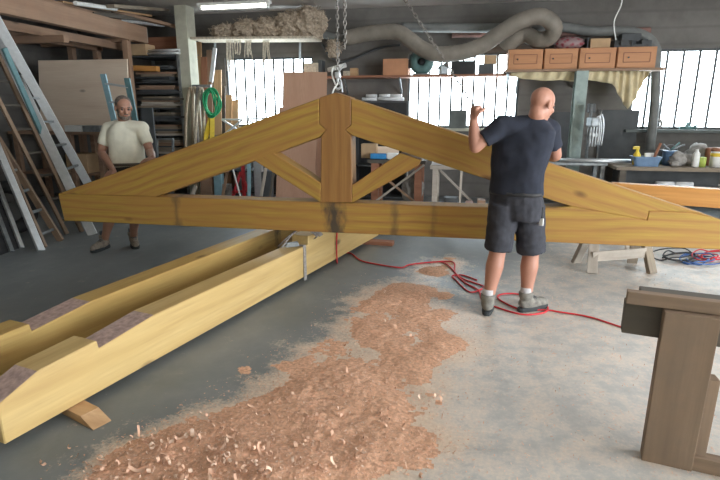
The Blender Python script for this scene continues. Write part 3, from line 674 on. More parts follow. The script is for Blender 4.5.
# plywood sheet on the side bench
zb = oY(7.9, 80, 131).z
BN = thing('side_bench', 'low wooden storage bench behind the ladders under the plywood sheet', 'bench', (-6.5, 8.0, 0))
box('bench_top', (-6.5, 8.0, zb-.025), (2.3, .7, .05), 'oldpine', BN)
for x in (-7.55, -6.5, -5.95):
    for y in (7.72, 8.28): box('leg', (x, y, (zb-.05)/2), (.08, .08, zb-.05), 'oldpine', BN)
box('lower_shelf', (-6.5, 8.0, .52), (2.2, .6, .03), 'oldpine', BN)
pl = [oY(7.9, 38, 60.5), oY(7.9, 127, 59), oY(7.9, 130, 131), oY(7.9, 41, 131)]
pl[2].z = pl[3].z = zb+.001
tag(prism('plywood_sheet', pl, (0, 1, 0), .022, 'ply', None, (1, 0, 0), bev=.002), 'large pale plywood sheet standing upright behind the ladders', 'plywood sheet')
for (a, b, c, d, m_, lb) in [(62, 80, 141, 165, 'carton', 'brown cardboard box on the lower shelf behind the ladders'), (66, 82, 133, 140, 'white', 'white flat box under the plywood sheet'), (84, 100, 133, 141, 'steel', 'grey flat box under the plywood sheet, beside the man in cream')]:
    p, q = oY(7.62, a, d), oY(7.62, b, c); z0 = .536 if d > 150 else zb-.05-(q.z-p.z)-.02; 
    if d > 150: tag(box('storage_box', ((p.x+q.x)/2, 7.9, .536+.16), (q.x-p.x, .35, .32), m_), lb, 'box')
    else: tag(box('flat_box', ((p.x+q.x)/2, 7.9, .536+.335+(.0 if a > 80 else 0)), (q.x-p.x, .3, .02+.0), m_), lb, 'box') if 0 else tag(box('flat_box', ((p.x+q.x)/2+(0 if a > 70 else .0), 7.72, zb+.05), (q.x-p.x, .2, .1), m_), lb, 'box')
def lad(name, label, r1, r2, w_, h_, m1, mr, n, xt=-5.58, z_top=2.62, group=None):
    """rails given as (foot px), (a higher px on the leaning plane)"""
    es = []
    for (fp, tp_) in (r1, r2):
        f = oZ(0, *fp); t = oX(xt, *tp_); d = (t-f); t = f+d*(z_top/d.z); es.append((f, t))
    c = (es[0][0]+es[1][0])/2; t0 = thing(name, label, 'ladder', (c.x, c.y, 0), group)
    acr = (es[0][0]-es[1][0]).normalized()
    for f, t in es: beam('rail', f, t, h_, w_, m1, t0, acr)
    for k in range(n):
        u = (k+.6)/n; beam('rung', es[0][0].lerp(es[0][1], u), es[1][0].lerp(es[1][1], u), .035, .03, mr, t0)
    return t0
lad('extension_ladder', 'tall bright aluminium ladder, rightmost of the ladders leaning at the left edge', ((93, 235), (38, 120)), ((106, 216), (58, 130)), .035, .115, 'aluwhite', 'steel', 9, -5.56, 2.78)
lad('wooden_ladder', 'long wooden ladder leaning on the rack beside the bright aluminium ladder', ((82, 232), (29, 120)), ((67, 234), (9, 120)), .04, .10, 'ladderwood', 'darkwood', 9, -5.56)
lad('wooden_ladder', 'shorter ladder with one brown and one grey metal rail leaning low at the left edge', ((61, 241), (6, 152)), ((44, 248), (0, 146)), .035, .08, 'ladderwood', 'steel', 8, -5.6, 1.9)
f = oZ(0, 43, 249); t = oX(-5.6, 0, 146); t = f+(t-f)*(2.0/(t-f).z)
tag(beam('metal_rail', f+V(.04, -.07, .0), t+V(.03, -.07, 0), .03, .09, 'alu', None, V(0, 1, 0)), 'bare aluminium rail leaning in front of the short ladder at the left edge', 'rail')
for (fp, tp_, m_, lb) in [((22, 248), (0, 190), 'alu', 'black sheet with bright grey edge leaning left of the ladders'), ((12, 252), (-10, 194), 'steel', 'black sheet with dull edge, leftmost thing leaning at the left edge')]:
    f = oZ(0, *fp); t = oX(-5.6, *tp_); t = f+(t-f)*(1.15/(t-f).z)
    th = thing('leaning_sheet', lb, 'sheet', tuple(f)); beam('edge_strip', f, t, .03, .05, m_, th, V(0, 1, 0))
    beam('panel', f+V(-.02, -.33, .03), t+V(-.02, -.33, 0), .6, .02, 'black', th, V(1, 0, .5))
TYR = thing('tyre', 'black tyre leaning behind the sheets at the left edge', 'tyre', (-5.75, 5.55, 0))
bm = bmesh.new(); ax = V(.85, -.35, .25).normalized(); Rm = basis(ax); c = V(-5.72, 5.55, .36)
addtube(bm, [c+Rm @ V(0, .27*math.cos(a), .27*math.sin(a)) for a in (2*PI*k/36 for k in range(36))], .085, 12, True); out('tread', bm, 'black', TYR, True)
f = oX(-5.5, 4, 48); g = oX(-5.5, 26, 98)
tag(beam('teal_plank', f, g+(g-f)*1.2, .03, .07, 'teal', None, V(0, 1, 0)), 'dark teal plank leaning between the wooden ladder and the bright ladder', 'plank')
# blue ladder behind the man in cream
BLd = thing('blue_ladder', 'light blue ladder standing behind the man in the cream T-shirt', 'ladder', tuple(oZ(0, 140, 212)))
tops = []
for (a, b) in (((103, 74), (136, 212)), ((127, 78), (153, 212))):
    t, f = oY(6.9, *a), oZ(0, *b); tops.append((f, t)); beam('rail', f, t, .03, .085, 'lightblue' if a[0] < 110 else 'teal', BLd, V(1, 0, 0))
for k in range(8): beam('rung', tops[0][0].lerp(tops[0][1], (k+.7)/8.2), tops[1][0].lerp(tops[1][1], (k+.7)/8.2), .03, .03, 'alu', BLd)
pn = [oY(7.3, 141, 108), oY(7.3, 152, 108), oY(7.3, 162, 205), oY(7.3, 140, 205)]; pn[2].z = pn[3].z = 0
tag(prism('grey_board', pn, (0, 1, 0), .03, 'darkgrey', None, (0, 0, 1), bev=.003), 'dark grey panel leaning to the right of the man in cream', 'panel')
# ---- lumber racking between the big rack and the column
x0, x1 = oY(8.9, 131, 90).x, oY(8.9, 181, 90).x
LR = thing('lumber_shelves', 'tall open shelves of dark timber offcuts left of the concrete column', 'shelves', ((x0+x1)/2, 9.3, 0))
for x in (x0-.0, x1-.03):
    for y in (8.95, 9.7): box('upright', (x, y, 1.3), (.05, .05, 2.6), 'steel', LR)
lv = [2.53, 2.32, 2.08, 1.88, 1.62, 1.40, 1.12, .78, .4]
for z in lv: box('shelf', ((x0+x1)/2, 9.32, z-.015), (x1-x0-.06, .72, .025), 'darkgrey', LR)
posn = ['top', 'second', 'third', 'fourth', 'fifth', 'sixth', 'seventh', 'eighth', 'lowest']
for li, z in enumerate(lv):
    if li == 0: continue
    zz = z-.001; lim = lv[li-1]-.04; yy0 = 8.86
    while True:
        h_ = R.uniform(.02, .045)
        if zz+h_ > lim-.02 or (li in (1,) and zz > z+.02): break
        L_ = R.uniform(.5, .95); xc = (x0+x1)/2+R.uniform(-.06, .1); dp = R.uniform(.2, .4)
        m_ = R.choice(['grey', 'darkwood', 'grey', 'whitewood', 'darkgrey', 'grey', 'oldpine'])
        o = box('offcut_board', (xc, yy0+dp/2+R.uniform(0, .12), zz+h_/2), (L_, dp, h_), m_, None, R.uniform(-.2, .2), .003)
        tag(o, 'dusty timber offcut lying in the pile on the %s shelf left of the concrete column' % posn[li], 'board', 'timber offcuts on the %s shelf by the column' % posn[li])
        zz += h_+.003
z = lv[1]-.001
z = 2.3201
tag(box('cardboard_box', ((oY(9, 141, 60).x), 9.05, 2.53+.1), (.36, .3, .19), 'carton'), 'open brown carton on the top shelf beside the rack post', 'box')
a, b = oY(8.75, 130, 68), oY(8.75, 158, 69)
tag(beam('orange_beam', a, b+V(0, 0, 0), .12, .09, 'orange'), 'short orange wooden piece jutting from the shelves beside the rack post', 'wood piece')
for k in range(5):
    tag(cyl('metal_pipe', (x0+.35, 8.95+.06*(k % 3)+.03*(k//3), 2.56+.05*(k//3)), (x1+.02, 8.93+.06*(k % 3)+.03*(k//3), 2.56+.05*(k//3)), .025, 'alu'), 'grey metal pipe in the bundle on the top shelf beside the concrete column', 'pipe', 'pipes on the top shelf')
FR = thing('empty_frame', 'small grey empty frame standing low in front of the offcut shelves', 'frame', tuple(oY(8.6, 165, 166)))
a, b = oY(8.6, 157, 139), oY(8.6, 173, 139); c, d = oY(8.6, 158, 196), oY(8.6, 173, 196)
for p, q in ((a, b), (b, d), (d, c), (c, a)): beam('side', p, q, .03, .05, 'steel', FR, V(0, 1, 0))
tag(box('plinth', (c.lerp(d, .5).x, 8.6, (c.z-.025)/2), (.35, .3, c.z-.025), 'darkgrey'), 'dark box standing on the floor under the small grey frame', 'box')
# ---- ropes and straps on the column
XC = -4.95
def px(y, a, b): return oY(y, a, b)
HK = tag(box('hook_rail', px(8.87, 201, 86)+V(0, .03, 0), (.36, .05, .05), 'steel'), 'steel hook rail at the column holding ropes and straps', 'hook rail')
ropes = [((190, 88), (187, 152), 'rope', 'dark beige'), ((194, 87), (198, 196), 'rope', 'thick beige'), ((198, 87), (202, 170), 'greycloth', 'grey'), ((201, 88), (196, 168), 'netl', 'pale')]
for k, (a, b, m_, nm) in enumerate(ropes):
    y = 8.78-.03*k; p, q = px(y, *a), px(y, *b)
    L_ = (p-q).length; pts = [p, p.lerp(q, .3)+V(-.05, 0, 0), p.lerp(q, .8)+V(-.04, 0, 0), q, q+V(.06, 0, .03), p.lerp(q, .7)+V(.10, 0, 0), p.lerp(q, .2)+V(.07, 0, 0)]
    tag(tube('rope_hank', spline(pts, 6, True), .026, m_, None, 7, True), ['dark beige rope hank, leftmost of those hanging by the column', 'long thick beige rope hank hanging by the column', 'grey rope hank hanging between the beige ropes by the column', 'pale thin rope hank crossing the others by the column'][k], 'rope')
bm = bmesh.new()
for k in range(7):
    c = px(8.62, 212+R.uniform(-1, 1), 103+R.uniform(-1.5, 1.5)); rx, rz = .12+R.uniform(-.02, .03), .20+R.uniform(-.03, .03)
    addtube(bm, [c+V(rx*math.cos(t)+.02*math.sin(2*t+k), .03*math.sin(t+k)-.008*k, rz*math.sin(t)) for t in (2*PI*j/30 for j in range(30))], .016, 6, True)
tag(out('green_rope_coil', bm, 'green', None, True), 'coil of bright green rope hanging beside the column', 'rope')
bm = bmesh.new(); ribbon(bm, spline([px(8.66, 211, 117), px(8.66, 208, 128), px(8.66, 206, 140), px(8.66, 211, 146), px(8.66, 212, 132), px(8.66, 212, 117)], 6), V(.5, .8, 0).normalized(), .09, .02)
tag(out('yellow_strap', bm, 'yellowp', None), 'yellow strap hanging under the green rope coil', 'strap')
vb = [((199, 42), 'pine', .10, 'rounded pale board standing just right of the concrete column'), ((204, 57), 'reddish', .12, 'reddish board standing behind the green rope coil'),
      ((209, 50), 'oldpine', .10, 'brown board standing behind the white level'), ((217.5, 70), 'pine', .16, 'pale board standing closest to the left window'), ((223, 86), 'darkwood', .09, 'narrow dark board standing at the left window edge'), ((229, 95), 'pine', .13, 'short pale board in front of the left window'), ((235, 100), 'carton', .14, 'short broad board in front of the left window, the one farther right')]
for k, (tp_, m_, w_, lb) in enumerate(vb):
    t = px(9.72-.05*(k % 2), *tp_); f = V(t.x+.05, 9.35-.08*(k % 2), 0); tag(beam('upright_board', f, t, .025, w_, m_, None, V(1, 0, 0)), lb, 'board', 'boards standing by the left window')
a, b = px(9.1, 215, 48), px(9.1, 211, 82)
tag(beam('spirit_level', a, b, .03, .07, 'aluwhite', None, V(1, 0, 0)), 'white spirit level hanging askew right of the column', 'spirit level')
# hessian bundles on their plank
HP = thing('high_plank_shelf', 'long pale plank shelf over the left window carrying hessian bundles', 'shelf', (-3.6, 9.4, 2.72))
beam('plank', px(9.25, 197, 40), px(9.25, 318, 39), .5, .04, 'netl', HP)
for q in (215, 300): beam('bracket', px(9.55, q, 42), px(9.83, q, 60), .04, .04, 'steel', HP)
def netlump(name, c, rx, ry, rz, label, seed, mat='net'):
    bm = bmesh.new(); bmesh.ops.create_icosphere(bm, subdivisions=4, radius=1)
    for v in bm.verts:
        n = noise.fractal(v.co*2.2+V(seed, 0, 0), 1, 2, 4)*.28+noise.noise(v.co*9+V(seed, 3, 0))*.14; co = v.co*(1+n)
        v.co = V(c.x+co.x*rx, c.y+co.y*ry, c.z+max(-.8, co.z)*rz)
    for k in range(160):
        a, e = R.uniform(0, 2*PI), R.uniform(-.2, 1.3); d = V(math.cos(a)*math.cos(e)*rx, math.sin(a)*math.cos(e)*ry, math.sin(e)*rz)*1.04
        p = c+d; t = V(R.uniform(-1, 1), R.uniform(-.5, .5), R.uniform(-1, .6)).normalized()*R.uniform(.04, .10)
        addtube(bm, [p, p+t*.5+d*.05, p+t], .005, 3)
    return tag(out(name, bm, mat), label, 'hessian bundle', 'hessian bundles on the plank shelf')
for k, (x, y, rx, rz, lb) in enumerate([(226, 33, .24, .13, 'leftmost low brown hessian bundle on the plank over the left window'), (247, 31, .27, .17, 'second hessian bundle from the left on the plank'), (268, 29, .27, .19, 'middle hessian bundle on the plank over the left window'), (290, 24, .27, .24, 'fourth hessian bundle from the left, beside the biggest one'), (309, 25, .31, .28, 'biggest tallest hessian bundle at the right end of the plank')]):
    c = px(9.3, x, y+2); zt_ = px(9.25, x, 39.5).z+.02; c.z = zt_+rz*.8; netlump('hessian_bundle', c, rx, .24, rz, lb, k*5.1)
for k, (xx, l, lb) in enumerate([(229, .5, 'long pale strip of netting dangling at the left end of the plank'), (237, .26, 'short pale strip of netting dangling, second from the left'), (248, .28, 'pale netting strip dangling over the middle of the left window'), (266, .36, 'rightmost pale netting strip dangling over the left window')]):
    bm = bmesh.new(); p = px(9.0, xx, 40)
    for j in range(6):
        dx_ = (j-2.5)*.022; addtube(bm, spline([p+V(dx_, .02, 0), p+V(dx_+R.uniform(-.02, .02), 0, -l*.4), p+V(dx_+R.uniform(-.03, .03), 0, -l*R.uniform(.8, 1.1))], 4), .008, 4)
    tag(out('netting_strip', bm, 'netl'), lb, 'netting', 'netting strips dangling from the plank')
# white folding frames & shelf by the left window
SU = thing('low_shelving', 'low dark shelving full of clutter under the left window', 'shelves', (-4.2, 9.2, 0))
zs = px(8.8, 245, 137).z
for z in (.12, .5, zs-.02): box('shelf', (-4.0, 9.1, z), (1.55, .6, .03), 'darkgrey', SU)
for x in (-4.75, -4.0, -3.25): box('upright', (x, 9.1, zs/2), (.04, .56, zs), 'steel', SU)
def xframe(c, w_, h_, lb):
    t = thing('folding_trestle', lb, 'trestle', tuple(c), 'white folding trestles')
    for (a, b) in (((-1, 0), (1, 1)), ((-1, 1), (1, 0)), ((-1, 1), (1, 1)), ((-1, 0), (1, 0))):
        beam('bar', c+V(a[0]*w_/2, 0, a[1]*h_+.02), c+V(b[0]*w_/2, .06*(a[1]-b[1]), b[1]*h_+.02), .03, .04, 'aluwhite', t, V(0, 1, 0))
xframe(V(px(8.9, 233, 120).x, 8.9, zs), .42, .28, 'white folding trestle under the left window, the left one'); xframe(V(px(9.05, 258, 120).x, 9.05, zs), .46, .30, 'white folding trestle under the left window, the right one')
clut = [(203, 212, 172, 197, 'oldpine'), (216, 222, 170, 197, 'lightblue'), (205, 215, 182, 192, 'white'), (224, 231, 184, 197, 'greycloth'), (256, 262, 160, 197, 'alu'), (263, 272, 172, 197, 'darkgrey')]
names = ['wooden_offcut', 'blue_post', 'white_box', 'grey_bundle', 'metal_strip', 'dark_box']
lbs = ['brown offcut standing in the gap left of the blue post', 'pale blue post standing on the floor under the left rafter', 'small white box beside the brown offcut in the left truss gap', 'grey bundle right of the pale blue post', 'grey metal strip standing right of the red clamp', 'dark box standing beside the pink plywood']
for (a, b, c, d, m_), nm, lb in zip(clut, names, lbs):
    p, q = px(8.5, a, d), px(8.5, b, c); h_ = q.z if q.z > .1 else .2
    tag(box(nm, ((p.x+q.x)/2, 8.5+(.2 if nm == 'white_box' else 0), h_/2), (q.x-p.x, .1, h_), m_), lb, nm.replace('_', ' '))
RC = thing('red_clamp_stand', 'red metal clamp stand seen through the left gap of the truss', 'clamp stand', (px(8.3, 241, 197).x, 8.3, 0))
c = RC.location; 
beam('leg', c+V(-.2, 0, 0), c+V(.02, 0, .55), .04, .04, 'redp', RC); beam('leg', c+V(.22, 0, 0), c+V(.02, 0, .55), .04, .04, 'redp', RC); beam('post', c+V(.06, 0, .1), c+V(.07, 0, .72), .05, .05, 'redp', RC, V(0, 1, 0)); beam('bar', c+V(-.15, 0, .2), c+V(.18, 0, .24), .04, .04, 'redp', RC)
p, q = px(8.1, 232, 166), px(8.1, 243, 204); q.z = 0
tag(beam('white_stick', q, p, .02, .03, 'white', None, V(0, 1, 0)), 'thin white stick leaning in front of the red clamp stand', 'stick')
for k, (xa_, ya_, xb_, yb_, w_, m_, lb) in enumerate([(228, 168, 224, 203, .05, 'oldpine', 'brown lath leaning left of the red clamp stand'), (249, 160, 252, 203, .06, 'lightblue', 'pale blue lath leaning right of the red clamp stand'), (266, 168, 262, 203, .05, 'whitewood', 'pale lath leaning before the dark box near the pink plywood'), (274, 170, 271, 203, .04, 'darkwood', 'dark lath leaning at the edge of the pink plywood'), (196, 186, 193, 203, .07, 'whitewood', 'short pale lath at the narrow left corner of the truss gap')]):
    p, q = px(8.22+.02*k, xa_, ya_), px(8.22+.02*k, xb_, yb_); q = V(q.x, q.y-.12, 0)
    tag(beam('leaning_lath', q, p, .02, w_, m_, None, V(1, 0, 0)), lb, 'lath')
# pink plywood
def sheet(y, xa, xb, yt, m_, lb, xb0=None):
    a, b = px(y, xa, yt), px(y, xb, yt); th_ = .02
    pts = [a, b, V(b.x, y-.35, 0), V((xb0 if xb0 else a.x), y-.35, 0)]
    n = (pts[1]-pts[0]).cross(pts[3]-pts[0]).normalized(); return tag(prism('plywood_sheet', pts, n, .018, m_, None, (0, 0, 1), bev=.002), lb, 'plywood sheet')
sheet(9.28, 283, 327, 72, 'pinkply', 'tall pinkish plywood sheet leaning between the left and middle windows')
sheet(9.05, 279, 318, 107, 'pinkply', 'shorter pinkish plywood sheet leaning in front of the tall one')
# ================================================================== HIGH SHELF, DUCTS, DRAWERS
zsf = 2.165
HS = thing('high_shelf', 'long reddish brown shelf board over the middle window', 'shelf', (-.9, 9.55, zsf-.04))
box('board', (-.94, 9.58, zsf-.018), (3.62, .42, .036), 'reddish', HS)
for x in (-2.2, -1.2, .8): beam('bracket', (x, 9.80, zsf-.30), (x, 9.45, zsf-.045), .03, .04, 'steel', HS)
def on_shelf(name, a, b, c, y, dep, m_, lb, cat, z0=zsf+.001):
    p, q = px(y, a, c), px(y, b, c); return tag(box(name, ((p.x+q.x)/2, y+dep/2, (z0+p.z)/2), (q.x-p.x, dep, p.z-z0), m_), lb, cat)
on_shelf('cardboard_box', 383, 408, 59, 9.4, .3, 'cartonr', 'orange-brown carton on the high shelf left of the round motor', 'box')
on_shelf('black_case', 453, 476, 61, 9.4, .3, 'black', 'black case on the high shelf over the middle window', 'case')
on_shelf('small_carton', 304, 318, 63, 9.4, .22, 'netl', 'small pale box on the shelf end above the tall pinkish plywood', 'box')
on_shelf('grey_box', 318, 322, 60, 9.42, .2, 'darkgrey', 'narrow dark box beside the small pale box at the left end of the shelf', 'box')
on_shelf('dark_box', 479, 494, 64, 9.4, .28, 'darkgrey', 'dark box on the high shelf with a cream box on top', 'box')
p = px(9.4, 484, 63); q = px(9.4, 497, 54); tag(box('cream_box', ((p.x+q.x)/2, 9.5, px(9.4, 484, 64).z+.001+(q.z-p.z)/2), (q.x-p.x, .2, q.z-p.z), 'carton', None, 0), 'small cream cardboard box resting on a dark box beside the drawers', 'box')
for k, (a, b, c, m_) in enumerate([(343, 350, 71, 'netl'), (350, 357, 68, 'pine')]): on_shelf('wood_block', a, b, c, 9.45, .14, m_, ['small pale wood block on the left part of the high shelf', 'small brown wood block on the left part of the high shelf'][k], 'block')
tag(cyl('white_roll', px(9.42, 328, 70)+V(0, 0, .0), px(9.42, 346, 65), .04, 'white'), 'white roll lying tilted on the high shelf behind the chain', 'roll')
MO = thing('round_motor', 'green-grey round blower motor on the high shelf', 'motor', (px(9.4, 421, 64).x, 9.5, zsf))
c = px(9.4, 421, 64); c.z = zsf+.215
bm = bmesh.new(); lathe(bm, c+V(0, .2, 0), [(.05, 0), (.18, .0), (.21, .03), (.21, .12), (.17, .18), (.075, .2), (.07, .17)], 28, V(0, -1, 0)); out('housing', bm, 'tealmotor', MO, True)
bm = bmesh.new(); lathe(bm, c+V(0, .03, 0), [(.03, 0), (.06, .0), (.05, .03)], 16, V(0, -1, 0)); out('hub', bm, 'black', MO, True)
box('base', c+V(.0, .1, -.205), (.28, .22, .02), 'steel', MO); box('side_box', c+V(-.22, .12, -.03), (.08, .1, .14), 'black', MO)
HM = thing('silver_tool', 'jumbled silver and dark tool on the shelf right of the round motor', 'tool', (px(9.4, 443, 70).x, 9.5, zsf)); c = V(px(9.4, 443, 70).x, 9.5, zsf)
box('body', c+V(0, 0, .08), (.14, .12, .155), 'steel', HM, .4, .02); cyl('handle', c+V(-.1, -.02, .1), c+V(.12, -.03, .23), .018, 'alu', HM); cyl('knob', c+V(.06, -.02, .16), c+V(.06, -.09, .16), .035, 'black', HM)
def hose(name, pts, r, m_, lb, n=14, k=9, rib=.0):
    sp = spline(pts, k); m = len(sp); bm = bmesh.new(); addtube(bm, sp, (lambda t: r*(1+rib*(1 if int(t*(m-1)+.5) % 2 else -1))), n); return tag(out(name, bm, m_, None, True), lb, 'hose' if 'hose' in name else 'pipe')
P1 = [(346, 38, 9.3), (372, 33, 9.3), (396, 32, 9.25), (409, 39, 9.2), (421, 48, 9.2), (436, 54, 9.15), (458, 53, 9.15), (481, 46, 9.15), (502, 32, 9.1), (521, 21, 9.05), (541, 16.5, 9.05), (554, 26, 9.1), (550, 37, 9.2), (538, 40, 9.3), (526, 35, 9.42), (514, 40, 9.45), (505, 50, 9.5)]
hose('dust_extraction_hose', [px(y, a, b) for a, b, y in P1], .125, 'duct', 'thick grey-brown dust hose snaking and curling above the middle window', 16, 9, .018)
P2 = [(402, 27), (440, 28), (500, 28), (560, 27), (587, 31), (612, 31), (632, 32), (648, 38), (656, 50), (656, 66), (655, 100), (652, 130), (650, 150)]
hose('extraction_pipe', [px(9.62, a, b) for a, b in P2], .075, 'ductd', 'dusty grey pipe bending down in front of the right window', 14)
hose('rusty_pipe', [px(9.76, 452, 34), px(9.76, 560, 33), px(9.76, 650, 31)], .06, 'redduct', 'straight rusty red pipe under the ceiling behind the curled hose', 12)
hose('grey_hose', [px(9.4, 312, 32), px(9.4, 330, 36), px(9.35, 344, 38)], .06, 'ductd', 'short grey hose end between the hessian bundles and the chain', 10)
c = px(9.35, 334, 50); netlump('sack', c, .11, .12, .16, 'small brown sack hanging just behind the chain', 30, 'net')
hose('black_cable_pipe', [px(9.7, 322, 44), px(9.75, 340, 62), px(9.8, 380, 48), px(9.8, 400, 45)], .02, 'darkgrey', 'thin dark pipe running slantwise behind the chain')
# row of drawers
dx = [507.5, 543.5, 578.5, 616.5, 657]; lbd = ['leftmost wooden drawer box in the high row, nearest the curled hose', 'second wooden drawer box from the left in the high row', 'third wooden drawer box from the left, under the pale carton', 'rightmost wooden drawer box in the high row, next to the bent pipe']
DS = thing('drawer_shelf', 'long shelf high up carrying the four wooden drawer boxes', 'shelf', (1.75, 9.4, 2.17))
box('board', (1.76, 9.5, 2.195), (2.4, .62, .036), 'oldpine', DS)
for x in (.62, 1.75, 2.6): beam('bracket', (x, 9.82, 1.95), (x, 9.3, 2.17), .04, .04, 'steel', DS)
for k in range(4):
    a, b = px(9.18, dx[k]+.6, 60).x, px(9.18, dx[k+1]-.6, 60).x; t = thing('drawer_box', lbd[k], 'drawer box', ((a+b)/2, 9.4, 2.214), 'wooden drawer boxes in the high row')
    zc_ = 2.214+.155; box('case', ((a+b)/2, 9.43, zc_), (b-a, .45, .31), 'drawer', t); box('front_panel', ((a+b)/2, 9.195, zc_), (b-a-.02, .018, .295), 'drawer', t)
    bm = bmesh.new(); w2, h2 = (b-a)/2-.09, .07
    for (x, z, sx, sz) in ((0, h2, 2*w2, .012), (0, -h2, 2*w2, .012), (-w2, 0, .012, 2*h2), (w2, 0, .012, 2*h2)): addbox(bm, ((a+b)/2+x, 9.183, zc_+z), (sx, .008, sz))
    out('panel_moulding', bm, 'reddish', t)
    cyl('knob', ((a+b)/2-.12, 9.186, zc_), ((a+b)/2-.12, 9.16, zc_), .012, 'darkgrey', t)
zt2 = 2.526
def on_dr(name, a, b, c, m_, lb, cat, dep=.25, y=9.3):
    return on_shelf(name, a, b, c, y, dep, m_, lb, cat, zt2)
c = px(9.3, 570, 46); bm = bmesh.new(); bmesh.ops.create_icosphere(bm, subdivisions=4, radius=1)
for v in bm.verts:
    n = 1+.18*noise.noise(v.co*4)+.1*noise.noise(v.co*11); v.co = V(c.x+v.co.x*.23*n, 9.42+v.co.y*.14, zt2+.092+max(-.85, v.co.z)*.105*n)
m, nt, b_ = newmat('red_white_net'); vv = coords(nt); vo = N(nt, 'ShaderNodeTexVoronoi'); vo.inputs['Scale'].default_value = 16; nt.links.new(vv, vo.inputs['Vector'])
nt.links.new(ramp(nt, vo.outputs['Distance'], [(.2, (.28, .03, .05)), (.55, (.32, .22, .22))]), b_.inputs['Base Color'])
tag(out('net_bag', bm, m, None, True), 'red and white net bag lying on the drawer boxes', 'bag')
on_dr('pale_carton', 591, 611, 38.5, 'carton', 'pale brown carton on top of the drawer boxes', 'box')
tag(box('pale_board', (px(9.3, 588, 45).x, 9.45, zt2+.085), (.02, .25, .165), 'darkgrey'), 'dark board standing left of the pale carton on the drawers', 'board')
bm = bmesh.new(); c = px(9.3, 632, 42)
for k in range(9):
    q = V(c.x+R.uniform(-.22, .22), 9.42+R.uniform(-.06, .06), zt2+R.uniform(.05, .08)); addbox(bm, q, (R.uniform(.08, .2), .12, R.uniform(.06, .1)), R.uniform(0, 1), .01)
addbox(bm, V(c.x, 9.42, zt2+.025), (.5, .2, .05)); addbox(bm, V(c.x, 9.45, zt2+.16), (.3, .15, .12), .1, .02)
tag(out('dark_tool_heap', bm, 'darkgrey'), 'heap of dark tools on the rightmost drawer box', 'tools')
# cream cloth hanging below
bm = bmesh.new(); prof = [(511, 71, 76), (525, 71, 79), (545, 71, 81), (560, 71, 80), (578, 71, 82), (590, 71, 80), (602, 71, 82), (612, 71, 84), (620, 71, 96), (627, 71, 109), (636, 71, 98), (643, 71, 84), (649, 70, 73)]
rows = []; NN = 96
for i in range(NN+1):
    t = i/NN*(len(prof)-1); k = min(int(t), len(prof)-2); f_ = t-k; xx = prof[k][0]*(1-f_)+prof[k+1][0]*f_; yb = prof[k][2]*(1-f_)+prof[k+1][2]*f_
    r_ = []
    for j in range(7):
        u = j/6; yy = 71*(1-u)+yb*u; p = px(9.22, xx, yy); p.y += .03*math.sin(i*.9+2*u)+.04*math.sin(i*.31)*u; p.z = min(p.z, 2.17); r_.append(p)
    rows.append(r_)
g0 = [[bm.verts.new(p) for p in r_] for r_ in rows]; g1 = [[bm.verts.new(p+V(0, .012, 0)) for p in r_] for r_ in rows]
for i in range(NN):
    for j in range(6):
        bm.faces.new((g0[i][j], g0[i+1][j], g0[i+1][j+1], g0[i][j+1])); bm.faces.new((g1[i][j+1], g1[i+1][j+1], g1[i+1][j], g1[i][j]))
    bm.faces.new((g0[i][6], g0[i+1][6], g1[i+1][6], g1[i][6])); bm.faces.new((g0[i+1][0], g0[i][0], g1[i][0], g1[i+1][0]))
for i in (0, NN):
    for j in range(6): bm.faces.new((g0[i][j], g0[i][j+1], g1[i][j+1], g1[i][j]))
tag(out('hanging_cloth', bm, 'cream', None, True), 'cream cloth sagging under the row of drawer boxes', 'cloth')
# steel column and workshop machine
CI = thing('steel_column', 'grey-green steel column standing below the drawer boxes', 'column', (px(9.1, 578, 158).x, 9.1, 0))
a, b = px(9.1, 572, 110).x, px(9.1, 584, 110).x
box('web', ((a+b)/2, 9.1, 1.085), (.02, .16, 2.17), 'greysteel', CI); box('flange', ((a+b)/2, 9.02, 1.085), (b-a, .015, 2.17), 'greysteel', CI); box('flange', ((a+b)/2, 9.18, 1.085), (b-a, .015, 2.17), 'greysteel', CI)
# pegboards on the wall
a, b = px(9.8, 602, 110), px(9.8, 634, 160); tag(box('wall_board', ((a.x+b.x)/2, 9.83, (a.z+b.z)/2), (b.x-a.x, .03, a.z-b.z), 'darkgrey'), 'dark grey board on the wall left of the right window', 'wall board')
a, b = px(9.8, 548, 112), px(9.8, 570, 160); tag(box('wall_board', ((a.x+b.x)/2, 9.83, (a.z+b.z)/2), (b.x-a.x, .03, a.z-b.z), 'darkgrey'), 'dark board on the wall just right of the bald head of the man in navy', 'wall board')
WF = thing('wall_conduit', 'thin pale metal conduit with a side arm on the wall right of the steel column', 'conduit', tuple(px(9.78, 598, 158)))
cyl('pipe', px(9.78, 601, 110), px(9.78, 597, 159), .014, 'alu', WF); beam('arm', px(9.78, 588, 135), px(9.78, 599, 135), .03, .05, 'alu', WF)
DP = thing('bench_drill', 'small bench drill with looped hoses beside the steel column', 'drill', (px(8.75, 588, 160).x, 8.75, .80)); c = V(px(8.75, 588, 160).x, 8.75, .80)
zc2 = lambda yy: px(8.75, 588, yy).z
cyl('pillar', V(c.x-.03, c.y, .79), V(c.x-.03, c.y, zc2(104)), .022, 'steel', DP)
box('base', V(c.x, c.y, .815), (.26, .26, .04), 'steel', DP, 0, .01); box('head', V(c.x+.0, c.y-.04, zc2(122)), (.12, .2, .14), 'steel', DP, .2, .02)
bm = bmesh.new()
for k in range(3):
    addtube(bm, spline([V(c.x-.02+.04*k, c.y-.08, zc2(146)), V(c.x-.02+.04*k, c.y-.1, zc2(125)), V(c.x+.03+.035*k, c.y-.1, zc2(118)+.03*k), V(c.x+.09+.03*k, c.y-.1, zc2(126)), V(c.x+.09+.03*k, c.y-.08, zc2(145))], 5), .011, 6)
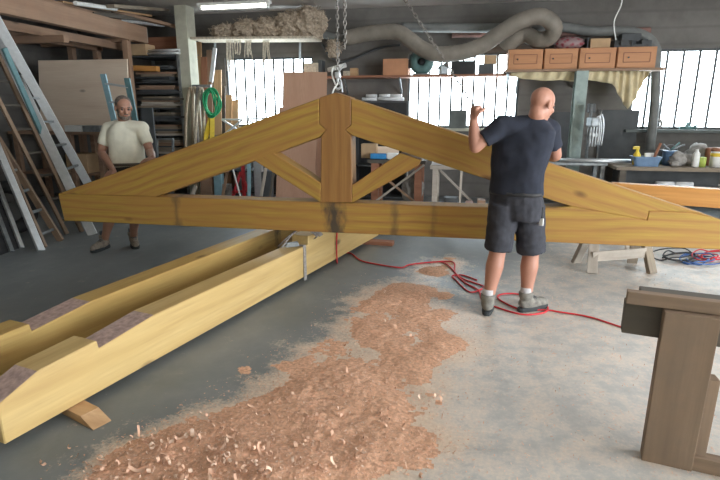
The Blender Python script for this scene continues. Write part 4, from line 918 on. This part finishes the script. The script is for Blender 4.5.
out('hoses', bm, 'alu', DP, True); cyl('chuck', V(c.x, c.y-.08, zc2(128)), V(c.x, c.y-.08, zc2(140)), .03, 'steel', DP, .015)
box('motor', V(c.x-.02, c.y+.05, zc2(108)), (.1, .12, .14), 'darkgrey', DP, .1, .02)
# ================================================================== BENCHES ALONG THE BACK
def table(name, label, x0, x1, y0, y1, z, th, mt, ml, lw=.07, rz=0, low=None, cat='workbench'):
    t = thing(name, label, cat, ((x0+x1)/2, (y0+y1)/2, 0)); box('top', ((x0+x1)/2, (y0+y1)/2, z-th/2), (x1-x0, y1-y0, th), mt, t)
    for x in (x0+lw, x1-lw):
        for y in (y0+lw*.6, y1-lw*.6): box('leg', (x, y, (z-th)/2), (lw, lw, z-th), ml, t)
    if low: box('lower_shelf', ((x0+x1)/2, (y0+y1)/2, low), (x1-x0-.05, y1-y0-.05, .03), mt, t)
    if rz: t.rotation_euler = (0, 0, rz)
    return t
table('workbench', 'long cluttered workbench under the right window', 2.15, 5.4, 8.12, 8.95, .78, .05, 'grey', 'darkwood', .09, 0, .45)
table('metal_bench', 'grey metal bench with long steel bars before the steel column', 1.0, 2.1, 8.45, 9.0, .795, .04, 'steel', 'steel', .06, 0, .3)
for k, (y, a, b) in enumerate([(8.5, 560, 640), (8.62, 556, 632)]):
    p, q = px(y, a, 160), px(y, b, 160); tag(cyl('steel_bar', V(p.x, y, .825+.0*k), V(min(q.x, 2.5), y, .825), .028, 'alu' if k == 0 else 'steel'), ['bright steel bar lying along the front of the metal bench', 'dull steel bar lying behind the bright one on the metal bench'][k], 'bar')
zb2 = .781
def bi(a, y=8.35): return px(y, a, 165).x
# blue basin
t = thing('blue_basin', 'blue plastic basin on the workbench with a yellow spray bottle in it', 'basin', (bi(644), 8.32, zb2))
bm = bmesh.new(); m4 = Matrix.Translation((bi(644), 8.32, zb2))
rr_ = []
for (s, z) in ((.16, 0), (.19, .13), (.205, .13), (.205, .14), (.18, .14), (.15, .012)):
    rr_.append([bm.verts.new((bi(644)+s*.95*sx_, 8.32+s*.6*sy_, zb2+z)) for sx_, sy_ in ((-1, -.85), (-.85, -1), (.85, -1), (1, -.85), (1, .85), (.85, 1), (-.85, 1), (-1, .85))])
for a_, b2 in zip(rr_, rr_[1:]):
    for k in range(8): bm.faces.new((a_[k], a_[(k+1) % 8], b2[(k+1) % 8], b2[k]))
bm.faces.new(rr_[0][::-1]); bm.faces.new(rr_[-1]); out('tub', bm, 'blue', t)
SB = thing('spray_bottle', 'yellow spray bottle standing in the blue basin', 'bottle', (bi(635), 8.32, zb2+.02)); bm = bmesh.new(); lathe(bm, (bi(635), 8.32, zb2+.013), [(.045, 0), (.05, .02), (.05, .15), (.02, .2), (.02, .23)], 14); out('body', bm, 'yellowp', SB, True); box('trigger', (bi(635)-.02, 8.32, zb2+.26), (.09, .03, .045), 'yellowp', SB, 0, .01)
tag(box('paper_packet', (bi(648), 8.36, zb2+.10), (.13, .03, .17), 'white', None, .3), 'white packet standing in the blue basin', 'packet')
t = tag(cyl('red_tube', (bi(650), 8.30, zb2+.03), (bi(657), 8.32, zb2+.33), .018, 'reddish'), 'reddish tool sticking up out of the blue basin', 'tool')
def pot(name, xpx, y, prof, m_, lb, cat, extra=None, z0=zb2, zero=None):
    t = thing(name, lb, cat, (bi(xpx, y), y, z0)); bm = bmesh.new(); lathe(bm, (bi(xpx, y), y, z0), prof, 20); out('body', bm, m_, t, True)
    if extra: extra(t, V(bi(xpx, y), y, z0))
    return t
def bucket_x(t, c):
    bm = bmesh.new(); addtube(bm, [c+V(.1*math.cos(a), 0, .21+.09*math.sin(a)) for a in (PI*k/10 for k in range(11))], .004, 5); out('handle', bm, 'steel', t, True)
pot('blue_bucket', 668, 8.5, [(.08, 0), (.10, .2), (.108, .205), (.108, .215), (.095, .215)], 'blue', 'blue bucket with tools on the workbench', 'bucket', bucket_x)
for k, (dx_, dz, m_) in enumerate([(-.1, .30, 'steel'), (.12, .33, 'tealmotor'), (.2, .30, 'steel')]):
    tag(cyl('tool_handle', (bi(668, 8.5), 8.5, zb2+.216), (bi(668, 8.5)+dx_, 8.5+.02*k, zb2+dz), .013, m_), ['steel tool sticking out left from the blue bucket', 'greenish tool sticking out right from the blue bucket', 'long dull tool leaning furthest right over the bucket rim'][k], 'tool')
tag(cyl('grinder', (bi(655, 8.62), 8.62, zb2+.05), (bi(664, 8.62), 8.56, zb2+.05), .045, 'tealmotor'), 'green-grey power tool lying between the basin and the blue bucket', 'power tool')
for k, (xp, y, rx, rz_, lb) in enumerate([(677, 8.4, .11, .11, 'grey crumpled rag right of the blue bucket'), (686, 8.45, .11, .09, 'second crumpled rag, left of the tall white bottle'), (697, 8.72, .17, .17, 'big grey sack behind the white bottle on the workbench'), (674, 8.3, .06, .045, 'small pale rag at the front edge of the workbench')]):
    bm = bmesh.new(); bmesh.ops.create_icosphere(bm, subdivisions=3, radius=1); c = V(bi(xp, y), y, zb2)
    for v in bm.verts: n = 1+.35*noise.noise(v.co*2.5+V(k*9, 0, 0))+.15*noise.noise(v.co*7); v.co = V(c.x+v.co.x*rx*n, c.y+v.co.y*rx*.8*n, c.z+rz_*.85+max(-.85, v.co.z*n)*rz_)
    tag(out('rag', bm, 'greycloth', None, True), lb, 'rag')
pot('white_bottle', 695, 8.3, [(.045, 0), (.048, .02), (.046, .19), (.02, .225), (.02, .25)], 'white', 'tall white bottle on the workbench left of the green can', 'bottle')
pot('green_can', 702, 8.32, [(.045, 0), (.045, .13), (.04, .14)], 'lime', 'small yellow-green can on the workbench', 'can')
def lab(t, c): cyl('label_band', c+V(0, 0, .15), c+V(0, 0, .20), .0765, 'yellowp', t); cyl('lid', c+V(0, 0, .225), c+V(0, 0, .275), .08, 'reddish', t)
pot('paint_can', 715, 8.35, [(.075, 0), (.075, .22), (.07, .225)], 'white', 'white tub with a yellow band at the right end of the workbench', 'tub', lab)
pot('dark_can', 707, 8.6, [(.05, 0), (.05, .24), (.03, .26)], 'reddish', 'dark reddish can behind the green can', 'can')
pot('dark_can', 660, 8.8, [(.06, 0), (.06, .2), (.05, .21)], 'darkgrey', 'dark can behind the green-grey power tool', 'can')
for k, (a, b) in enumerate(((656, 674), (675, 693))):
    p, q = px(8.3, a, 181), px(8.3, b, 181); tag(cyl('paper_roll', V(p.x, 8.3, .52), V(q.x, 8.3, .52), .045, 'paper'), ['white roll on the lower bench shelf, the left of two', 'white roll on the lower bench shelf, the right of two'][k], 'roll')
tag(box('dark_crate', (3.0, 8.75, .60), (1.4, .3, .26), 'darkgrey'), 'long dark crate on the lower shelf of the workbench', 'crate')
# sill things
for (a, b, c, m_, nm, lb) in [(451, 467, 110, 'peg', 'grey_bin', 'grey bin on the sill of the middle window behind the raised hand')]:
    p, q = px(9.72, a, c), px(9.72, b, c); tag(box(nm, ((p.x+q.x)/2, 9.735, (1.257+p.z)/2), (q.x-p.x, .1, p.z-1.257), m_), lb, 'bin')
VS = thing('bench_vise', 'small green-grey vise at the right end of the middle window sill', 'vise', (px(9.7, 505, 104).x, 9.72, 1.257)); c = VS.location
cyl('stem', c+V(0, 0, 0), c+V(0, 0, .18), .03, 'tealmotor', VS); box('jaw', c+V(-.04, 0, .2), (.16, .09, .07), 'tealmotor', VS, .3, .01); cyl('handle', c+V(.02, -.03, .1), c+V(.16, -.03, .28), .014, 'steel', VS)
RG = px(9.68, 658, 123); bm = bmesh.new(); addtube(bm, [V(RG.x+.075*math.cos(a), 9.74+.02*math.sin(a), 1.257+.095+.075*math.sin(a)) for a in (2*PI*k/24 for k in range(24))], .02, 8, True)
tag(out('tape_ring', bm, 'greycloth', None, True), 'grey ring standing on the left end of the right window sill', 'ring')
HT = thing('dark_tool', 'dark hand tool lying on the right window sill', 'tool', (px(9.7, 690, 126).x, 9.73, 1.257)); c = HT.location
cyl('body', c+V(-.14, 0, .03), c+V(.1, 0, .035), .028, 'tealmotor', HT); beam('grip', c+V(-.05, 0, .03), c+V(-.02, 0, .12), .03, .04, 'tealmotor', HT); beam('arm', c+V(.04, 0, .035), c+V(.14, 0, .09), .02, .03, 'tealmotor', HT)
# orange beam resting on two stands at the right
oa, ob = oZ(.75, 612, 182.4), oZ(.75, 790, 193)
tag(beam('orange_glulam_beam', oa-V(0, 0, .1), ob-V(0, 0, .1), .14, .2, 'orange'), 'long orange-brown beam lying behind the right end of the truss', 'timber beam')
for k, t_ in enumerate((.12, .9)):
    c = oa.lerp(ob, t_); q = thing('beam_stand', ['beam stand under the left end of the orange beam, hidden by the truss', 'beam stand under the right end of the orange beam'][k], 'stand', (c.x, c.y, 0))
    box('head', (c.x, c.y, .515), (.12, .45, .06), 'whitewood', q)
    for sy_ in (-1, 1): beam('leg', (c.x, c.y+sy_*.1, .49), (c.x, c.y+sy_*.2, 0), .06, .05, 'whitewood', q)
# ---- things seen through the right gap of the truss
DC = thing('dark_cabinet', 'dark cabinet below the high shelf with white rolls on top', 'cabinet', (-1.62, 9.5, 0))
zk = px(9.25, 385, 101).z; xa, xb = px(9.25, 352, 110).x, px(9.25, 408, 110).x
for z in (.03, .6, 1.15, zk-.02): box('shelf', ((xa+xb)/2, 9.5, z), (xb-xa, .5, .035), 'darkgrey', DC)
for x in (xa+.015, xb-.015): box('side', (x, 9.5, zk/2-.02), (.03, .5, zk-.04), 'darkgrey', DC)
box('back', ((xa+xb)/2, 9.74, zk/2), (xb-xa, .02, zk), 'black', DC); box('upper_front', ((xa+xb)/2, 9.255, (zk+1.3)/2), (xb-xa-.06, .02, zk-1.36), 'black', DC)
for k, (a, b, y_, yy) in enumerate([(362, 378, 97, 9.3), (377, 394, 98, 9.33), (377, 404, 99.5, 9.28), (366, 377, 92.5, 9.45), (390, 402, 92, 9.5), (379, 390, 94, 9.42)]):
    p, q = px(yy, a, y_), px(yy, b, y_); zz = zk+.032+(.06 if k > 2 else 0); r_ = .03
    tag(cyl('paper_roll', V(p.x, yy+.02, zz), V(q.x, yy, zz), r_, 'paper'), ['white roll at the front left of the dark cabinet top', 'white roll at the front middle of the dark cabinet top', 'long white roll at the front right of the dark cabinet top', 'white roll stacked at the rear left on the dark cabinet', 'white roll stacked at the rear right on the dark cabinet', 'short white roll stacked in the middle on the dark cabinet'][k], 'roll', 'white rolls on the dark cabinet')
tag(box('pale_strip', (px(9.3, 407, 108).x+.03, 9.28, zk*.5), (.03, .03, zk), 'alu'), 'narrow pale strip standing at the right edge of the dark cabinet', 'strip')
TB = table('reddish_bench', 'small bench with reddish legs seen through the right gap of the truss', px(7.9, 368, 162).x, px(7.9, 426, 162).x, 7.85, 8.35, px(7.9, 390, 160).z, .05, 'darkwood', 'reddish', .11, 0, .12, 'bench')
zt3 = px(7.9, 390, 160).z+.001
PT = thing('power_plane', 'blue and white hand tool lying on the reddish bench', 'tool', (px(7.95, 384, 158).x, 8.0, zt3)); a, b, c = px(7.95, 370, 158).x, px(7.95, 386, 158).x, px(7.95, 398, 158).x
box('blue_body', ((a+b)/2, 8.0, zt3+.045), (b-a, .1, .085), 'bluebright', PT, 0, .02); box('white_body', ((b+c)/2, 8.0, zt3+.05), (c-b, .1, .1), 'white', PT, 0, .03)
tag(box('cardboard_box', (px(8.25, 370, 148).x, 8.22, zt3+.11), (.24, .18, .22), 'carton'), 'brown carton behind the blue and white tool', 'box')
tag(box('pale_board', (px(8.25, 388, 148).x, 8.28, zt3+.09), (.34, .03, .17), 'ply'), 'pale board standing behind the blue and white tool', 'board')
for k, (a, b, c, d) in enumerate([(380, 198, 424, 165), (383, 176, 400, 190), (440, 170, 468, 198)]):
    p, q = px(7.7, a, b), px(7.7, c, d); m_ = ['whitewood', 'oldpine', 'whitewood'][k]; lo, hi = (p, q) if p.z < q.z else (q, p); dd = (lo-hi); lo = hi+dd*(hi.z/(-dd.z)); 
    tag(beam('diagonal_stick', lo, hi, .03, .04, m_, None, V(0, 1, 0)), ['pale stick leaning across the front of the reddish bench', 'brown stick leaning low by the left leg of the reddish bench', 'pale stick leaning under the white table'][k], 'stick')
bm = bmesh.new(); bmesh.ops.create_icosphere(bm, subdivisions=4, radius=1); c = px(7.8, 411, 180)
for v in bm.verts: n = 1+.2*noise.noise(v.co*2)+.1*noise.noise(v.co*6); v.co = V(c.x+v.co.x*.17*n, 8.1+v.co.y*.15*n, .37+max(-.9, v.co.z*n)*.255)
tag(out('grey_plastic_bag', bm, 'greycloth', None, True), 'bulging grey plastic bag on the low shelf of the reddish bench', 'bag')
WT = table('white_table', 'white wooden table frame seen between the strut and the man in navy', px(7.3, 430, 168).x, px(7.3, 512, 168).x, 7.3, 7.8, px(7.3, 450, 166).z, .05, 'whitewood', 'whitewood', .075, 0, .12, 'table')
zz = px(7.3, 450, 166).z+.001
tag(box('flat_tray', (px(7.5, 450, 163).x, 7.5, zz+.02), (.5, .2, .04), 'alu'), 'flat grey tray lying on the white table', 'tray')
tag(beam('post_stick', V(px(7.25, 461, 170).x, 7.22, 0), V(px(7.25, 462, 162).x, 7.22, zz-.02), .03, .04, 'whitewood', None, V(0, 1, 0)), 'thin pale upright stick in front of the white table', 'stick')
for k, (a, b, m_, h_) in enumerate([(445, 458, 'darkgrey', .22), (466, 474, 'reddish', .16), (478, 486, 'oldpine', .2)]):
    p, q = px(7.5, a, 190), px(7.5, b, 190); tag(box('small_crate', ((p.x+q.x)/2, 7.55, .136+h_/2), (q.x-p.x, .2, h_), m_), ['dark crate on the lower shelf of the white table', 'reddish crate on the lower shelf of the white table', 'brown crate on the lower shelf near the man in navy'][k], 'crate')
# ================================================================== CABLES ON THE FLOOR
def floorpts(l, z=.008): return [oZ(z, *p) for p in l]
top = bp(3.3, .43, .0)
main = floorpts([(338, 255), (350, 253), (360, 260), (373, 263.5), (400, 267.5), (410, 264.5), (433, 262), (453, 262), (455, 272), (464, 282), (478, 290), (483, 301), (499, 308), (524, 314.5), (545, 312), (546, 305), (530, 297), (512, 293.5), (499, 295), (500, 300), (520, 309), (547, 310), (560, 312), (590, 317), (625, 328), (660, 335)])
pre = [bp(3.50, .438, -.1), bp(3.44, .438, -.02), bp(3.44, .42, .012), bp(3.42, .2, .015), bp(3.40, .02, .03)]
tag(tube('red_power_cable', spline(pre+main, 6), .0075, 'red', None, 6), 'red power cable looping past the boots of the man in navy', 'cable')
tag(tube('red_power_cable', spline(floorpts([(430, 262), (445, 263), (460, 277), (475, 283), (484, 287), (470, 292), (456, 280), (452, 276), (462, 275), (477, 280)]), 6), .007, 'red', None, 6), 'short red cable loops on the sawdust left of the boots', 'cable')
def coil(name, cx, cy, rx, ry, n, m_, lb, seed):
    rr2 = random.Random(seed); pts = []
    for k in range(n*12):
        a = 2*PI*k/12; s_ = 1+.25*math.sin(k*.21+seed); pts.append(oZ(.008, cx+rx*s_*math.cos(a)+6*math.sin(k*.13+seed), cy+ry*s_*math.sin(a)+1.2*math.sin(k*.17))+V(0, 0, .006*(k % 7)))
    return tag(tube(name, spline(pts, 3), .0075, m_, None, 5), lb, 'cable')
coil('black_cable', 678, 257, 18, 4.5, 4, 'black', 'coils of black cable on the floor under the right end of the truss', 1)
coil('blue_cable', 700, 261, 16, 4, 3, 'bluecable', 'coils of blue cable on the floor at the right edge', 2.2)
coil('red_cable_coil', 712, 257, 14, 4, 3, 'red', 'coils of red cable on the floor at the right edge', 3.1)
tag(tube('red_power_cable', spline(floorpts([(676, 299), (700, 296), (722, 298), (745, 297)]), 5), .007, 'red', None, 6), 'red cable lying on the floor behind the foreground trestle', 'cable')
# ================================================================== SAWDUST AND SHAVINGS
def pileh(x, y):
    d = dens(x, y); n = noise.fractal(V(x*3.1, y*3.1, 1), 1, 2.1, 5); n2 = noise.fractal(V(x*22, y*22, 5), 1, 2, 4)
    return (d-.48+n*.62)*.024+n2*.0065*min(1, max(0, d))
bm = bmesh.new(); x0, x1, y0, y1 = -2.1, .45, 1.55, 5.6; st_ = .0125; nx_, ny_ = int((x1-x0)/st_), int((y1-y0)/st_)
grid = {}
hh = [[pileh(x0+i*st_, y0+j*st_) for i in range(nx_+1)] for j in range(ny_+1)]
def gv(i, j):
    if (i, j) not in grid: grid[(i, j)] = bm.verts.new((x0+i*st_, y0+j*st_, max(.0005, min(.045, hh[j][i]))))
    return grid[(i, j)]
for j in range(ny_):
    for i in range(nx_):
        if max(hh[j][i], hh[j][i+1], hh[j+1][i], hh[j+1][i+1]) > .0005: bm.faces.new((gv(i, j), gv(i+1, j), gv(i+1, j+1), gv(i, j+1)))
tag(out('sawdust', bm, 'dust', None, True), 'trail of pinkish brown sawdust spread over the floor between beams and men', 'sawdust', None, 'stuff')
def hz(x, y): return max(0, min(.045, pileh(x, y)))
def shav(bm, c, L_, w_, curl, mi):
    az = R.uniform(0, 2*PI); d = V(math.cos(az), math.sin(az), 0); s_ = V(-d.y, d.x, R.uniform(-.5, .5)).normalized(); n = 5; prev = None; ang = R.uniform(-.3, .25); p = Vector(c)
    for k in range(n+1):
        a = bm.verts.new(p+s_*w_/2); b = bm.verts.new(p-s_*w_/2)
        if prev: f = bm.faces.new((prev[0], a, b, prev[1])); f.material_index = mi; f.smooth = True
        prev = (a, b); p = p+(d*math.cos(ang)+V(0, 0, 1)*math.sin(ang))*(L_/n); ang += curl; p.z = max(p.z, .003)
bm = bmesh.new(); cnt = 0
while cnt < 12000:
    x, y = R.uniform(-2.1, .5), R.uniform(1.5, 5.4); d = dens(x, y)
    near = max(0, (3.1-y)/1.6)
    if R.random() > min(1, d**.7*.9)*(.4+.6*near): continue
    big = R.random() < .003+.016*near*near
    L_ = R.uniform(.03, .065) if big else R.uniform(.005, .016)
    shav(bm, (x, y, hz(x, y)+.002), L_, R.uniform(.008, .018) if big else R.uniform(.002, .006), R.uniform(.1, 1.2) if big else R.uniform(-.2, .3), 1 if R.random() < .18 else 0); cnt += 1
for k in range(130):     # the thick of curled shavings nearest the camera
    p = oZ(0, R.gauss(215, 75), R.uniform(440, 492)); 
    if p.x > .3: continue
    shav(bm, (p.x, p.y, hz(p.x, p.y)+R.uniform(.002, .02)), R.uniform(.03, .08), R.uniform(.008, .018), R.uniform(.1, 1.3), 1 if R.random() < .2 else 0)
me_ = out('wood_shavings', bm, ['chip', 'chipl']); tag(me_, 'curled wood shavings strewn over the sawdust trail', 'wood shavings', None, 'stuff')
bm = bmesh.new(); cnt = 0
while cnt < 6000:
    x, y = R.uniform(-1.2, 4.2), R.uniform(1.4, 6.2)
    if x < -1.7+.42*y: continue
    if R.random() > .35+.65*max(0, 1-abs(x-1)/3): continue
    shav(bm, (x, y, .002), R.uniform(.004, .016) if R.random() < .95 else .035, R.uniform(.002, .005), R.uniform(-.1, .4), R.random() < .4 and 1 or 0); cnt += 1
tag(out('loose_chips', bm, ['chip', 'chipl']), 'fine wood chips scattered thinly over the open floor on the right', 'wood chips', None, 'stuff')
# ================================================================== LIGHT AND CAMERA
w = bpy.data.worlds.new('daylight'); bpy.context.scene.world = w; w.use_nodes = True
bgn = w.node_tree.nodes['Background']; bgn.inputs[0].default_value = (.90, .96, 1, 1); bgn.inputs[1].default_value = 11
def portal(c, rot, sx, sy):
    l = bpy.data.lights.new('daylight_opening', 'AREA'); l.shape = 'RECTANGLE'; l.size = sx; l.size_y = sy; l.cycles.is_portal = True
    o = bpy.data.objects.new('daylight_opening', l); o.location = c; o.rotation_euler = rot; link(o)
for (a, b, z0, z1, n) in WIN: portal(((a+b)/2, YB+.3, (z0+z1)/2), (-PI/2, 0, 0), b-a, z1-z0)
portal((XR+.25, .5, ZC/2), (0, PI/2, 0), ZC, 5.4)
sc = bpy.context.scene
sc.view_settings.view_transform = 'Standard'; sc.view_settings.look = 'None'; sc.view_settings.gamma = 1
sc.view_settings.exposure = 0.65
cam = bpy.data.cameras.new('camera'); co = link(bpy.data.objects.new('camera', cam)); co.location = (0, 0, H)
co.rotation_euler = (PI/2-P, 0, A); cam.sensor_width = 36; cam.lens = F/720*36; cam.clip_start = .05
sc.camera = co
